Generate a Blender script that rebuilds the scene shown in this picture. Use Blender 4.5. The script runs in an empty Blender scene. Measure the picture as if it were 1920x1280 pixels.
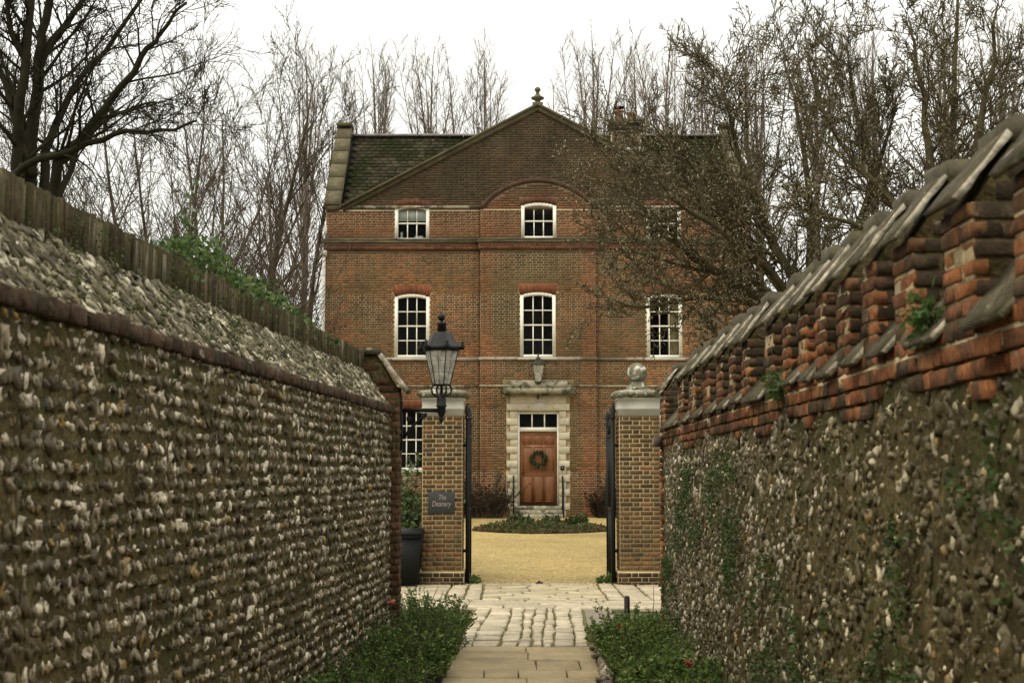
import bpy, math, random
import numpy as np
from mathutils import Vector, noise as mnoise

SC = bpy.context.scene
COL = SC.collection
R = random.Random(7)
NR = np.random.default_rng(11)

# ------------------------------------------------------------------ camera, sky, sun, exposure
F = 2667.0                      # focal length in photograph pixels (1920 wide)
EYE = 1.85
TH = math.atan(248.0 / F)       # the lens looks slightly up
cam_d = bpy.data.cameras.new('camera')
cam = bpy.data.objects.new('camera', cam_d); COL.objects.link(cam)
cam.location = (0, 0, EYE)
cam.rotation_euler = (math.pi / 2 + TH, 0, 0)
cam_d.sensor_width = 36.0
cam_d.lens = 36.0 * F / 1920.0
cam_d.clip_start = 0.1; cam_d.clip_end = 2000
cam_d.dof.use_dof = True
cam_d.dof.focus_distance = 36.0
cam_d.dof.aperture_fstop = 5.6
SC.camera = cam

SUN_EL, SUN_AZ = math.radians(52), math.radians(215)
w = bpy.data.worlds.new('World'); SC.world = w; w.use_nodes = True
nt = w.node_tree; nt.nodes.clear()
wo = nt.nodes.new('ShaderNodeOutputWorld'); wb = nt.nodes.new('ShaderNodeBackground')
sky = nt.nodes.new('ShaderNodeTexSky'); sky.sky_type = 'NISHITA'; sky.sun_disc = False
sky.sun_elevation = SUN_EL; sky.sun_rotation = SUN_AZ
sky.air_density = 1.0; sky.dust_density = 3.0
sc_ = nt.nodes.new('ShaderNodeVectorMath'); sc_.operation = 'SCALE'; sc_.inputs['Scale'].default_value = 0.1
tc = nt.nodes.new('ShaderNodeTexCoord'); sx = nt.nodes.new('ShaderNodeSeparateXYZ'); nt.links.new(tc.outputs['Generated'], sx.inputs[0])
mr = nt.nodes.new('ShaderNodeMapRange'); mr.inputs[1].default_value = 0.0; mr.inputs[2].default_value = 1.0
mr.inputs[3].default_value = 0.74; mr.inputs[4].default_value = 2.50; nt.links.new(sx.outputs['Z'], mr.inputs[0])
cn = nt.nodes.new('ShaderNodeTexNoise'); cn.inputs['Scale'].default_value = 2.2; cn.inputs['Detail'].default_value = 5; nt.links.new(tc.outputs['Generated'], cn.inputs['Vector'])
cm = nt.nodes.new('ShaderNodeMapRange'); cm.inputs[1].default_value = 0.3; cm.inputs[2].default_value = 0.7; cm.inputs[3].default_value = 0.92; cm.inputs[4].default_value = 1.08; nt.links.new(cn.outputs[0], cm.inputs[0])
mm_ = nt.nodes.new('ShaderNodeMath'); mm_.operation = 'MULTIPLY'; nt.links.new(mr.outputs[0], mm_.inputs[0]); nt.links.new(cm.outputs[0], mm_.inputs[1])
cw = nt.nodes.new('ShaderNodeVectorMath'); cw.operation = 'SCALE'; cw.inputs[0].default_value = (1.0, 0.99, 0.92); nt.links.new(mm_.outputs[0], cw.inputs['Scale'])
mx = nt.nodes.new('ShaderNodeMix'); mx.data_type = 'RGBA'
mx.inputs[0].default_value = 0.93                              # nearly closed cloud cover
nt.links.new(cw.outputs[0], mx.inputs[7])
nt.links.new(sky.outputs[0], sc_.inputs[0]); nt.links.new(sc_.outputs[0], mx.inputs[6])
nt.links.new(mx.outputs[2], wb.inputs[0]); nt.links.new(wb.outputs[0], wo.inputs[0])
wb.inputs[1].default_value = 1.0

sun_d = bpy.data.lights.new('sun', 'SUN'); sun = bpy.data.objects.new('sun', sun_d); COL.objects.link(sun)
sun_d.energy = 1.35; sun_d.angle = math.radians(40); sun_d.color = (1.0, 0.90, 0.68)
sv = Vector((-0.62, -0.42, 0.95)).normalized()
sun.rotation_euler = sv.to_track_quat('Z', 'Y').to_euler()
sky.sun_elevation = math.asin(sv.z); sky.sun_rotation = math.atan2(sv.x, sv.y)

SC.view_settings.view_transform = 'Standard'; SC.view_settings.look = 'None'
SC.view_settings.exposure = 0.08; SC.view_settings.gamma = 1.0
SC.view_settings.use_curve_mapping = False
SC.render.engine = 'CYCLES'
SC.cycles.max_bounces = 5; SC.cycles.diffuse_bounces = 2; SC.cycles.transparent_max_bounces = 12
SC.cycles.use_denoising = True

# ------------------------------------------------------------------ helpers
CT, ST = math.cos(TH), math.sin(TH)
def P(px, py, Y):
    """point of the place at depth Y seen at a photograph pixel -> (X, Z)"""
    x = (px - 960) / F; y = -(py - 640) / F
    dy = CT - y * ST; dz = ST + y * CT
    t = Y / dy
    return x * t, EYE + dz * t
def PX(px, Y, py=760): return P(px, py, Y)[0]
def PZ(py, Y): return P(960, py, Y)[1]
def GY(py, z=0.0):
    """depth at which ground of height z shows at pixel row py"""
    y = -(py - 640) / F
    dy = CT - y * ST; dz = ST + y * CT
    return (z - EYE) / dz * dy

Q6 = np.array([[0, 1, 2, 3], [7, 6, 5, 4], [0, 4, 5, 1], [1, 5, 6, 2], [2, 6, 7, 3], [3, 7, 4, 0]])

class MB:
    """collects geometry; build() links it as ONE mesh object"""
    def __init__(s): s.v = []; s.f = []; s.c = []; s.n = 0
    def add(s, V, faces, col=(0.5, 0.5, 0.5)):
        V = np.asarray(V, float).reshape(-1, 3)
        if not isinstance(faces, (list, tuple)): faces = [faces]
        for f in faces:
            f = np.asarray(f)
            if f.size == 0: continue
            s.f.append(f + s.n)
            c = np.asarray(col, float)
            if c.ndim == 1: c = np.broadcast_to(c[:3], (len(f), 3))
            s.c.append(c)
        s.v.append(V); s.n += len(V); return s
    def inst(s, TV, TF, M, T, cols):
        """template TV/TF with N 3x3 matrices M and translations T"""
        N = len(T)
        if N == 0: return s
        V = np.einsum('nij,kj->nki', M, TV) + T[:, None, :]
        k = len(TV)
        Fc = (TF[None] + (np.arange(N) * k)[:, None, None]).reshape(-1, TF.shape[1])
        return s.add(V.reshape(-1, 3), Fc, np.repeat(np.asarray(cols)[:, :3], len(TF), axis=0))
    def box(s, x0, x1, y0, y1, z0, z1, col=(0.5, 0.5, 0.5)):
        return s.add([[x0, y0, z0], [x0, y1, z0], [x1, y1, z0], [x1, y0, z0], [x0, y0, z1], [x0, y1, z1], [x1, y1, z1], [x1, y0, z1]], Q6, col)
    def obox(s, o, u, n, a0, a1, z0, z1, d0, d1, col=(0.5, 0.5, 0.5), ch=0.0, jit=0.0):
        """box in a vertical wall frame: a along u, z up, d along outward normal n; ch chamfers the outer face"""
        o = np.asarray(o, float); u = np.asarray(u, float); n = np.asarray(n, float); k = np.array([0, 0, 1.0])
        def q(a, z, d): return o + u * a + n * d + k * z
        back = [q(a0, z0, d0), q(a1, z0, d0), q(a1, z1, d0), q(a0, z1, d0)]
        if ch > 0:
            mid = [q(a0, z0, d1 - ch), q(a1, z0, d1 - ch), q(a1, z1, d1 - ch), q(a0, z1, d1 - ch)]
            top = [q(a0 + ch, z0 + ch, d1), q(a1 - ch, z0 + ch, d1), q(a1 - ch, z1 - ch, d1), q(a0 + ch, z1 - ch, d1)]
            V = np.array(back + mid + top)
            if jit: V[4:] += NR.normal(0, jit, (8, 3))
            fs = [[0, 1, 5, 4], [1, 2, 6, 5], [2, 3, 7, 6], [3, 0, 4, 7], [4, 5, 9, 8], [5, 6, 10, 9], [6, 7, 11, 10], [7, 4, 8, 11], [8, 9, 10, 11]]
        else:
            fr = [q(a0, z0, d1), q(a1, z0, d1), q(a1, z1, d1), q(a0, z1, d1)]
            V = np.array(back + fr)
            if jit: V[4:] += NR.normal(0, jit, (4, 3))
            fs = [[0, 1, 5, 4], [1, 2, 6, 5], [2, 3, 7, 6], [3, 0, 4, 7], [4, 5, 6, 7], [3, 2, 1, 0]]
        fs = np.array(fs)
        if np.dot(np.cross(u, k), n) < 0: fs = fs[:, ::-1]
        return s.add(V, fs, col)
    def prism(s, poly, axis, a0, a1, col=(0.5, 0.5, 0.5)):
        """closed 2-D outline extruded along an axis ('x','y','z')"""
        n = len(poly); V = []
        for a in (a0, a1):
            for p, q in poly:
                V.append({'x': (a, p, q), 'y': (p, a, q), 'z': (p, q, a)}[axis])
        sides = [[i, (i + 1) % n, n + (i + 1) % n, n + i] for i in range(n)]
        return s.add(V, [np.array([list(range(n))[::-1]]), np.array([list(range(n, 2 * n))]), np.array(sides)], col)
    def lathe(s, prof, c, seg=16, col=(0.5, 0.5, 0.5), rot=0.0, sq=(1, 1)):
        """profile of (r, z) turned about a vertical axis through c"""
        V = []
        for r, z in prof:
            for i in range(seg):
                a = rot + 2 * math.pi * i / seg
                V.append((c[0] + r * sq[0] * math.cos(a), c[1] + r * sq[1] * math.sin(a), c[2] + z))
        fs = []
        for j in range(len(prof) - 1):
            for i in range(seg):
                k = (i + 1) % seg
                fs.append([j * seg + i, j * seg + k, (j + 1) * seg + k, (j + 1) * seg + i])
        caps = [np.array([list(range(seg))[::-1]]), np.array([[(len(prof) - 1) * seg + i for i in range(seg)]])]
        return s.add(V, [np.array(fs)] + caps, col)
    def tube(s, pts, rad, sides=6, col=(0.5, 0.5, 0.5)):
        pts = np.asarray(pts, float)[None]; rad = np.broadcast_to(np.asarray(rad, float), (pts.shape[1],))[None]
        return s.tubes(pts, rad, sides, np.array([col]))
    def tubes(s, Pn, Rn, sides, cols):
        """N polylines of k points -> tapered tubes"""
        N, k, _ = Pn.shape
        if N == 0: return s
        T = np.zeros_like(Pn)
        T[:, 1:-1] = Pn[:, 2:] - Pn[:, :-2]; T[:, 0] = Pn[:, 1] - Pn[:, 0]; T[:, -1] = Pn[:, -1] - Pn[:, -2]
        T /= np.linalg.norm(T, axis=2, keepdims=True) + 1e-9
        m = T.mean(axis=1)
        ref = np.where(np.abs(m[:, 2:3]) > 0.8, np.array([[1.0, 0, 0]]), np.array([[0, 0, 1.0]]))[:, None, :]
        U = np.cross(T, ref); U /= np.linalg.norm(U, axis=2, keepdims=True) + 1e-9
        W = np.cross(T, U)
        ang = np.arange(sides) * 2 * math.pi / sides
        V = Pn[:, :, None, :] + Rn[:, :, None, None] * (U[:, :, None, :] * np.cos(ang)[None, None, :, None] + W[:, :, None, :] * np.sin(ang)[None, None, :, None])
        i = np.arange(sides); j = (i + 1) % sides
        base = np.arange(k - 1)[:, None] * sides
        q = np.stack([base + i, base + j, base + sides + j, base + sides + i], axis=-1).reshape(-1, 4)[:, ::-1]
        Fq = (q[None] + (np.arange(N) * k * sides)[:, None, None]).reshape(-1, 4)
        s.add(V.reshape(-1, 3), Fq, np.repeat(np.asarray(cols), len(q), axis=0))
        if sides > 3:
            e = np.arange(sides)[None] + (np.arange(N) * k * sides)[:, None]
            nb = s.n - N * k * sides
            s.f.append(e + nb); s.c.append(np.asarray(cols))
            s.f.append((e + (k - 1) * sides)[:, ::-1] + nb); s.c.append(np.asarray(cols))
        return s
    def mesh(s, name, origin, smooth=False):
        me = bpy.data.meshes.new(name)
        V = (np.concatenate(s.v) - np.asarray(origin)).astype(np.float32)
        me.vertices.add(len(V)); me.vertices.foreach_set('co', V.ravel())
        lens = np.concatenate([np.full(len(f), f.shape[1]) for f in s.f])
        lo = np.concatenate([f.ravel() for f in s.f]).astype(np.int32)
        me.loops.add(len(lo)); me.loops.foreach_set('vertex_index', lo)
        me.polygons.add(len(lens))
        st = np.zeros(len(lens), np.int32); st[1:] = np.cumsum(lens)[:-1]
        me.polygons.foreach_set('loop_start', st)
        if smooth: me.polygons.foreach_set('use_smooth', np.ones(len(lens), bool))
        me.update(calc_edges=True)
        C = np.ones((len(lens), 4), np.float32); C[:, :3] = np.concatenate(s.c)
        at = me.attributes.new('Col', 'FLOAT_COLOR', 'FACE'); at.data.foreach_set('color', C.ravel())
        return me
    def build(s, name, mat, parent=None, smooth=False, origin=None):
        V = np.concatenate(s.v)
        if origin is None:
            lo, hi = V.min(0), V.max(0); origin = ((lo[0] + hi[0]) / 2, (lo[1] + hi[1]) / 2, lo[2])
        me = s.mesh(name, origin, smooth); me.materials.append(mat)
        o = bpy.data.objects.new(name, me); COL.objects.link(o); place(o, origin, parent)
        return o

WP = {}
def place(o, loc, parent=None):
    loc = Vector(loc); WP[o.name] = loc.copy()
    if parent is not None:
        o.parent = parent; o.location = loc - WP[parent.name]
    else: o.location = loc
def tag(o, label=None, cat=None, group=None, kind=None):
    for k, v in (('label', label), ('category', cat), ('group', group), ('kind', kind)):
        if v: o[k] = v
    return o
def thing(name, loc, label, cat, group=None):
    o = bpy.data.objects.new(name, None); COL.objects.link(o); o.empty_display_size = 0.2
    place(o, loc); return tag(o, label, cat, group)
def pieces(name, parent, mat, plist, nmax=300, stuff=None):
    """plist of (weight, MB): the nmax that show largest as own objects, the rest joined"""
    plist.sort(key=lambda t: -t[0])
    for wt, m in plist[:nmax]: m.build(name, mat, parent)
    if len(plist) > nmax:
        j = MB()
        for wt, m in plist[nmax:]:
            for V in m.v: pass
            j.v += m.v; j.c += m.c
            j.f += [f + j.n for f in m.f]; j.n += m.n
        tag(j.build(stuff or name + '_work', mat, parent), kind='stuff')

# ------------------------------------------------------------------ materials
def mk(name, col='attr', rough=0.85, var=0.25, vs=3.0, bump=0.3, bs=40.0, spec=0.3, moss=None, spots=None, metal=0.0, dist=0.01, trans=0.0, fine=None):
    m = bpy.data.materials.new(name); m.use_nodes = True
    t = m.node_tree; n = t.nodes; b = n['Principled BSDF']; L = t.links.new
    g = n.new('ShaderNodeNewGeometry'); pos = g.outputs['Position']
    def nz(scale, det=5.0, rg=0.6):
        x = n.new('ShaderNodeTexNoise'); x.inputs['Scale'].default_value = scale; x.inputs['Detail'].default_value = det
        x.inputs['Roughness'].default_value = rg; L(pos, x.inputs['Vector']); return x.outputs[0]
    if col == 'attr':
        a = n.new('ShaderNodeAttribute'); a.attribute_name = 'Col'; c = a.outputs['Color']
    else:
        a = n.new('ShaderNodeRGB'); a.outputs[0].default_value = (*col, 1); c = a.outputs[0]
    def mulv(c, src, lo, hi, a0=0.3, a1=0.7):
        r = n.new('ShaderNodeMapRange'); r.inputs[1].default_value = a0; r.inputs[2].default_value = a1
        r.inputs[3].default_value = lo; r.inputs[4].default_value = hi; L(src, r.inputs[0])
        v = n.new('ShaderNodeVectorMath'); v.operation = 'SCALE'; L(c, v.inputs[0]); L(r.outputs[0], v.inputs['Scale']); return v.outputs[0]
    if var: c = mulv(c, nz(vs), 1 - var, 1 + var)
    if fine: c = mulv(c, nz(fine[0], 3.0), 1 - fine[1], 1 + fine[1])
    for mo in (moss, spots):
        if not mo: continue
        lst = mo if isinstance(mo, list) else [mo]
        for (rgb, th, scl, amt) in lst:
            r = n.new('ShaderNodeMapRange'); r.interpolation_type = 'SMOOTHSTEP'
            r.inputs[1].default_value = th; r.inputs[2].default_value = th + 0.1; r.inputs[3].default_value = 0; r.inputs[4].default_value = amt
            L(nz(scl, 6.0, 0.65), r.inputs[0])
            x = n.new('ShaderNodeMix'); x.data_type = 'RGBA'; L(r.outputs[0], x.inputs[0]); L(c, x.inputs[6]); x.inputs[7].default_value = (*rgb, 1); c = x.outputs[2]
    L(c, b.inputs['Base Color'])
    b.inputs['Roughness'].default_value = rough; b.inputs['Specular IOR Level'].default_value = spec; b.inputs['Metallic'].default_value = metal
    if bump:
        bp = n.new('ShaderNodeBump'); bp.inputs['Strength'].default_value = bump; bp.inputs['Distance'].default_value = dist
        L(nz(bs, 6.0), bp.inputs['Height']); L(bp.outputs[0], b.inputs['Normal'])
    if trans:
        tb = n.new('ShaderNodeBsdfTranslucent'); L(c, tb.inputs[0]); ms = n.new('ShaderNodeMixShader'); ms.inputs[0].default_value = trans
        L(b.outputs[0], ms.inputs[1]); L(tb.outputs[0], ms.inputs[2]); L(ms.outputs[0], n['Material Output'].inputs[0])
    return m

def glass_mat(name, tint, refl_ior, grime=0.0):
    m = bpy.data.materials.new(name); m.use_nodes = True; t = m.node_tree; n = t.nodes; n.clear(); L = t.links.new
    o = n.new('ShaderNodeOutputMaterial'); tr = n.new('ShaderNodeBsdfTransparent'); gl = n.new('ShaderNodeBsdfGlossy')
    tr.inputs[0].default_value = (*tint, 1); gl.inputs['Roughness'].default_value = 0.03
    fr = n.new('ShaderNodeFresnel'); fr.inputs[0].default_value = refl_ior
    mx = n.new('ShaderNodeMixShader'); L(fr.outputs[0], mx.inputs[0]); L(tr.outputs[0], mx.inputs[1]); L(gl.outputs[0], mx.inputs[2])
    out = mx.outputs[0]
    if grime:
        d = n.new('ShaderNodeBsdfDiffuse'); d.inputs[0].default_value = (0.55, 0.52, 0.44, 1)
        g = n.new('ShaderNodeNewGeometry'); x = n.new('ShaderNodeTexNoise'); x.inputs['Scale'].default_value = 14; L(g.outputs['Position'], x.inputs['Vector'])
        r = n.new('ShaderNodeMapRange'); r.inputs[1].default_value = 0.3; r.inputs[2].default_value = 0.7; r.inputs[3].default_value = grime * 0.5; r.inputs[4].default_value = grime * 1.4; L(x.outputs[0], r.inputs[0])
        m2 = n.new('ShaderNodeMixShader'); L(r.outputs[0], m2.inputs[0]); L(out, m2.inputs[1]); L(d.outputs[0], m2.inputs[2]); out = m2.outputs[0]
    L(out, o.inputs[0]); return m

M = {}
M['brick'] = mk('brick_house', var=0.28, vs=0.7, fine=(18, 0.3), bump=0.35, bs=60, rough=0.9, spec=0.15)
M['brick_near'] = mk('brick_wall', var=0.35, vs=5, fine=(40, 0.3), bump=0.7, bs=45, rough=0.92, spec=0.12,
                     moss=[((0.035, 0.03, 0.018), 0.50, 4.0, 0.75), ((0.22, 0.18, 0.12), 0.62, 17, 0.6)])
M['brick_mossy'] = mk('brick_mossy', var=0.45, vs=6, fine=(28, .35), bump=0.7, bs=45, rough=0.95, spec=0.1,
                      moss=[((0.045, 0.045, 0.014), 0.50, 5.0, 0.7), ((0.25, 0.2, 0.13), 0.66, 30, 0.5)])
M['brick_pier'] = mk('brick_pier', var=0.2, vs=3, fine=(30, 0.25), bump=0.4, bs=60, rough=0.9, spec=0.15)
M['mortar'] = mk('mortar', (0.40, 0.315, 0.17), var=0.3, vs=1.2, bump=0.3, bs=50)
M['mortar_house'] = mk('mortar_house', (0.46, 0.355, 0.21), var=0.35, vs=0.6, bump=0.3, bs=50)
M['mortar_wall'] = mk('mortar_wall', (0.082, 0.064, 0.027), var=0.6, vs=4, fine=(30, 0.45), bump=0.9, bs=30, dist=0.03, rough=0.95, spec=0.1,
                      moss=((0.045, 0.052, 0.014), 0.52, 2.2, 0.7))
M['mortar_pale'] = mk('mortar_pale', (0.42, 0.33, 0.19), var=0.4, vs=7, bump=0.8, bs=40, dist=0.02, rough=0.95, spec=0.1,
                      moss=((0.05, 0.045, 0.02), 0.53, 3.5, 0.7))
M['flint'] = mk('flint', var=0.35, vs=14, fine=(60, 0.3), bump=0.5, bs=50, rough=0.6, spec=0.35,
                moss=[((0.06, 0.045, 0.02), 0.52, 30, 0.92), ((0.07, 0.055, 0.024), 0.52, 5, 0.6), ((0.05, 0.058, 0.016), 0.56, 2.5, 0.65)])
M['flint_slope'] = mk('flint_slope', var=0.35, vs=14, bump=0.5, bs=50, rough=0.7, spec=0.3,
                      moss=[((0.065, 0.05, 0.028), 0.49, 20, 0.9), ((0.085, 0.08, 0.028), 0.54, 4, 0.55)])
M['slab'] = mk('coping_stone', var=0.45, vs=6, fine=(40, 0.35), bump=0.9, bs=30, dist=0.02, rough=0.95, spec=0.1,
               moss=[((0.05, 0.052, 0.018), 0.53, 5, 0.7), ((0.42, 0.38, 0.29), 0.60, 13, 0.75)])
M['stone'] = mk('dressed_stone', (0.52, 0.46, 0.33), var=0.22, vs=2.5, fine=(25, 0.12), bump=0.25, bs=40, rough=0.85,
                moss=((0.2, 0.16, 0.1), 0.6, 3, 0.5))
M['stone_stained'] = mk('stained_stone', (0.30, 0.27, 0.19), var=0.4, vs=3, fine=(30, 0.25), bump=0.5, bs=40, rough=0.9,
                        moss=[((0.05, 0.047, 0.028), 0.47, 2.6, 0.85), ((0.5, 0.48, 0.4), 0.64, 9, 0.7)])
M['stone_white'] = mk('pale_stone', (0.46, 0.43, 0.36), var=0.2, vs=2.5, bump=0.25, bs=40, rough=0.85, moss=((0.22, 0.19, 0.13), 0.6, 3, 0.6))
M['stone_lichen'] = mk('lichen_stone', (0.17, 0.155, 0.11), var=0.4, vs=5, bump=0.6, bs=35, rough=0.95, spec=0.1,
                       moss=[((0.07, 0.07, 0.03), 0.5, 7, 0.8), ((0.62, 0.6, 0.52), 0.54, 9, 0.85)])
M['coping_gable'] = mk('gable_coping', (0.112, 0.095, 0.058), var=0.35, vs=2.5, fine=(12, 0.3), bump=0.6, bs=20, rough=0.95, spec=0.1,
                       moss=[((0.09, 0.085, 0.035), 0.5, 2, 0.5), ((0.06, 0.05, 0.03), 0.6, 5, 0.6)])
M['slate'] = mk('slate', var=0.35, vs=2.5, bump=0.4, bs=30, rough=0.95, spec=0.08,
                moss=[((0.020, 0.023, 0.008), 0.45, 1.1, 0.9)], spots=((0.5, 0.5, 0.46), 0.685, 6, 0.9))
M['ridge'] = mk('ridge_tile', (0.17, 0.145, 0.13), var=0.3, vs=5, bump=0.3)
M['paint'] = mk('white_paint', (0.78, 0.75, 0.64), var=0.08, vs=3, bump=0.05, rough=0.5, spec=0.4)
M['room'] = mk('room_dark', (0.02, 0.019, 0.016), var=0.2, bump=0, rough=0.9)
M['curtain'] = mk('curtain', (0.34, 0.27, 0.16), var=0.3, vs=8, bump=0.2, rough=0.95)
M['blind'] = mk('blind', (0.55, 0.55, 0.53), var=0.1, bump=0.1, rough=0.9)
M['pane'] = glass_mat('window_glass', (0.9, 0.93, 0.9), 1.16)
M['lamp_glass'] = glass_mat('lantern_glass', (0.86, 0.84, 0.77), 1.3, 0.6)
M['iron'] = mk('black_iron', (0.009, 0.009, 0.008), var=0.3, vs=8, bump=0.2, bs=60, rough=0.55, spec=0.22)
M['iron_flaked'] = mk('flaking_iron', (0.014, 0.013, 0.011), var=0.3, vs=8, bump=0.3, bs=60, rough=0.6, spec=0.4, spots=((0.6, 0.58, 0.5), 0.6, 22, 0.9))
M['verdigris'] = mk('bronze_lantern', (0.035, 0.036, 0.026), var=0.4, vs=8, bump=0.2, rough=0.6)
M['bin'] = mk('bin_plastic', (0.006, 0.007, 0.006), var=0.2, bump=0.1, rough=0.6, spec=0.2)
M['sign'] = mk('sign_slate', (0.035, 0.036, 0.036), var=0.25, vs=12, bump=0.2, rough=0.7)
M['letter'] = mk('sign_letter', (0.30, 0.22, 0.18), var=0.2, vs=40, bump=0, rough=0.8)
M['pipe'] = mk('downpipe_paint', (0.5, 0.47, 0.4), var=0.2, bump=0.1, rough=0.6)
M['lead'] = mk('lead', (0.33, 0.33, 0.32), var=0.2, bump=0.2, rough=0.6)
M['pot'] = mk('chimney_pot', (0.20, 0.09, 0.05), var=0.3, bump=0.3)
M['ground'] = mk('rough_grass', (0.05, 0.06, 0.022), var=0.5, vs=0.6, bump=0.8, bs=8, dist=0.05, rough=0.95)
M['soil'] = mk('soil', (0.035, 0.026, 0.017), var=0.4, vs=8, bump=1.0, bs=25, dist=0.04, rough=0.95, spec=0.1)
M['gravel'] = mk('gravel', (0.37, 0.275, 0.115), var=0.3, vs=0.35, fine=(16, 0.42), bump=1.0, bs=60, dist=0.02, rough=0.95, spec=0.1,
                 moss=[((0.2, 0.16, 0.055), 0.55, 0.35, 0.5), ((0.2, 0.15, 0.06), 0.58, 5, 0.3)], spots=((0.52, 0.42, 0.21), 0.64, 21, 0.6))
M['slabpath'] = mk('york_slab', var=0.18, vs=1.6, fine=(20, 0.14), bump=0.35, bs=30, rough=0.85, spec=0.2, moss=((0.13, 0.10, 0.06), 0.56, 1.1, 0.45))
M['sett'] = mk('sett_stone', var=0.2, vs=4, fine=(25, 0.2), bump=0.45, bs=25, rough=0.82, spec=0.25, moss=((0.2, 0.15, 0.08), 0.58, 3, 0.5))
M['joint'] = mk('mossy_joint', (0.125, 0.108, 0.042), var=0.5, vs=7, bump=0.9, bs=40, dist=0.02, rough=0.95, spec=0.1, moss=((0.10, 0.10, 0.03), 0.5, 5, 0.7))
M['joint_dark'] = mk('earth_joint', (0.07, 0.055, 0.03), var=0.5, vs=7, bump=0.9, bs=40, dist=0.02, rough=0.95, spec=0.1)
M['tarmac'] = mk('old_tarmac', (0.17, 0.14, 0.10), var=0.3, vs=3, bump=0.5, bs=60, rough=0.9)
M['bark_dark'] = mk('bark_dark', (0.026, 0.022, 0.013), var=0.4, vs=4, bump=0.6, bs=20, rough=0.95, spec=0.1)
M['bark'] = mk('bark_grey', (0.085, 0.066, 0.046), var=0.4, vs=3, bump=0.4, bs=15, rough=0.95, spec=0.1)
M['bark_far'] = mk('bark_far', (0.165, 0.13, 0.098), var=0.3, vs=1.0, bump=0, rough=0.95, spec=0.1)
M['bark_mag'] = mk('bark_magnolia', (0.078, 0.062, 0.034), var=0.45, vs=5, bump=0.5, bs=25, rough=0.95, spec=0.1, moss=((0.06, 0.07, 0.02), 0.55, 3, 0.6))
M['bud'] = mk('bud', var=0.25, vs=9, bump=0, rough=0.8)
M['leaf'] = mk('leaf', var=0.25, vs=9, bump=0, rough=0.55, spec=0.25, trans=0.4)
M['leaf_gloss'] = mk('leaf_glossy', var=0.2, vs=5, bump=0, rough=0.3, spec=0.5, trans=0.15)
M['petal'] = mk('petal', var=0.15, vs=30, bump=0, rough=0.7)

def door_mat():
    m = mk('oak_door', (0.205, 0.083, 0.032), var=0.25, vs=1.5, fine=None, bump=0.0, rough=0.42, spec=0.35)
    t = m.node_tree; n = t.nodes; L = t.links.new; b = n['Principled BSDF']
    g = n.new('ShaderNodeNewGeometry'); mp = n.new('ShaderNodeMapping'); mp.inputs['Scale'].default_value = (60, 60, 3)
    L(g.outputs['Position'], mp.inputs[0]); x = n.new('ShaderNodeTexNoise'); x.inputs['Scale'].default_value = 1.0; x.inputs['Detail'].default_value = 6
    L(mp.outputs[0], x.inputs['Vector'])
    old = b.inputs['Base Color'].links[0].from_socket
    r = n.new('ShaderNodeMapRange'); r.inputs[1].default_value = 0.3; r.inputs[2].default_value = 0.7; r.inputs[3].default_value = 0.7; r.inputs[4].default_value = 1.25; L(x.outputs[0], r.inputs[0])
    v = n.new('ShaderNodeVectorMath'); v.operation = 'SCALE'; L(old, v.inputs[0]); L(r.outputs[0], v.inputs['Scale']); L(v.outputs[0], b.inputs['Base Color'])
    return m
M['door'] = door_mat()

# ------------------------------------------------------------------ ground
HY = 43.0                                        # front of the house
GATE = GY(1096)                                  # edge of the gravel between the piers
def gz(y):
    t = min(max((y - 24.5) / (HY - 26), 0), 1)
    return 0.56 * t * t * (3 - 2 * t) if False else 0.56 * t
def sheet(name, x0, x1, ys, mat, dz, zfun=gz, nx=1, kind='structure', xf=None):
    m = MB(); xs = np.linspace(0, 1, nx + 1); V = []
    for y in ys:
        a, b = (x0, x1) if xf is None else xf(y)
        for x in xs: V.append((a + (b - a) * x, y, zfun(y) + dz))
    k = nx + 1
    fs = [[j * k + i, j * k + i + 1, (j + 1) * k + i + 1, (j + 1) * k + i] for j in range(len(ys) - 1) for i in range(nx)]
    m.add(V, np.array(fs)); o = m.build(name, mat); tag(o, kind=kind); return o
sheet('ground', -400, 400, [-40, 0, 10, 20, 24.5, 30, 36, 41.5, 45, 60, 100, 300, 900], M['ground'], -0.03, nx=8)
sheet('gravel_court', -9, 12, [GATE, 24.5, 27, 30, 33, 36, 39, 41.5, 42.9], M['gravel'], 0.004, nx=6)

def lwx(y): return -1.90 + (y - 5.28) * 0.0664      # lane face of the left wall
def rwx(y): return 1.55 + 0.0122 * y                # lane face of the right wall
LEND, REND = 15.3, 16.8
Y_FLAG, Y_SETT, Y_BAND = GY(1216), GY(1143), GY(1099)

# planting beds (soil) beside the path
def path_l(y): return 0.10 - 0.72 + (y - 12.6) * 0.03
def path_r(y): return 0.10 + 0.64 + (y - 12.6) * 0.03
ys = list(np.linspace(1.0, 17.2, 18))
sheet('left_bed_soil', 0, 0, ys, M['soil'], 0.03, zfun=lambda y: 0.0, nx=4, xf=lambda y: (lwx(min(y, LEND)) - 0.05, path_l(y) - 0.03))
ys = list(np.linspace(1.0, 17.0, 18))
sheet('right_bed_soil', 0, 0, ys, M['soil'], 0.03, zfun=lambda y: 0.0, nx=4, xf=lambda y: (path_r(y) + 0.08, rwx(y) + 0.05))

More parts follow.
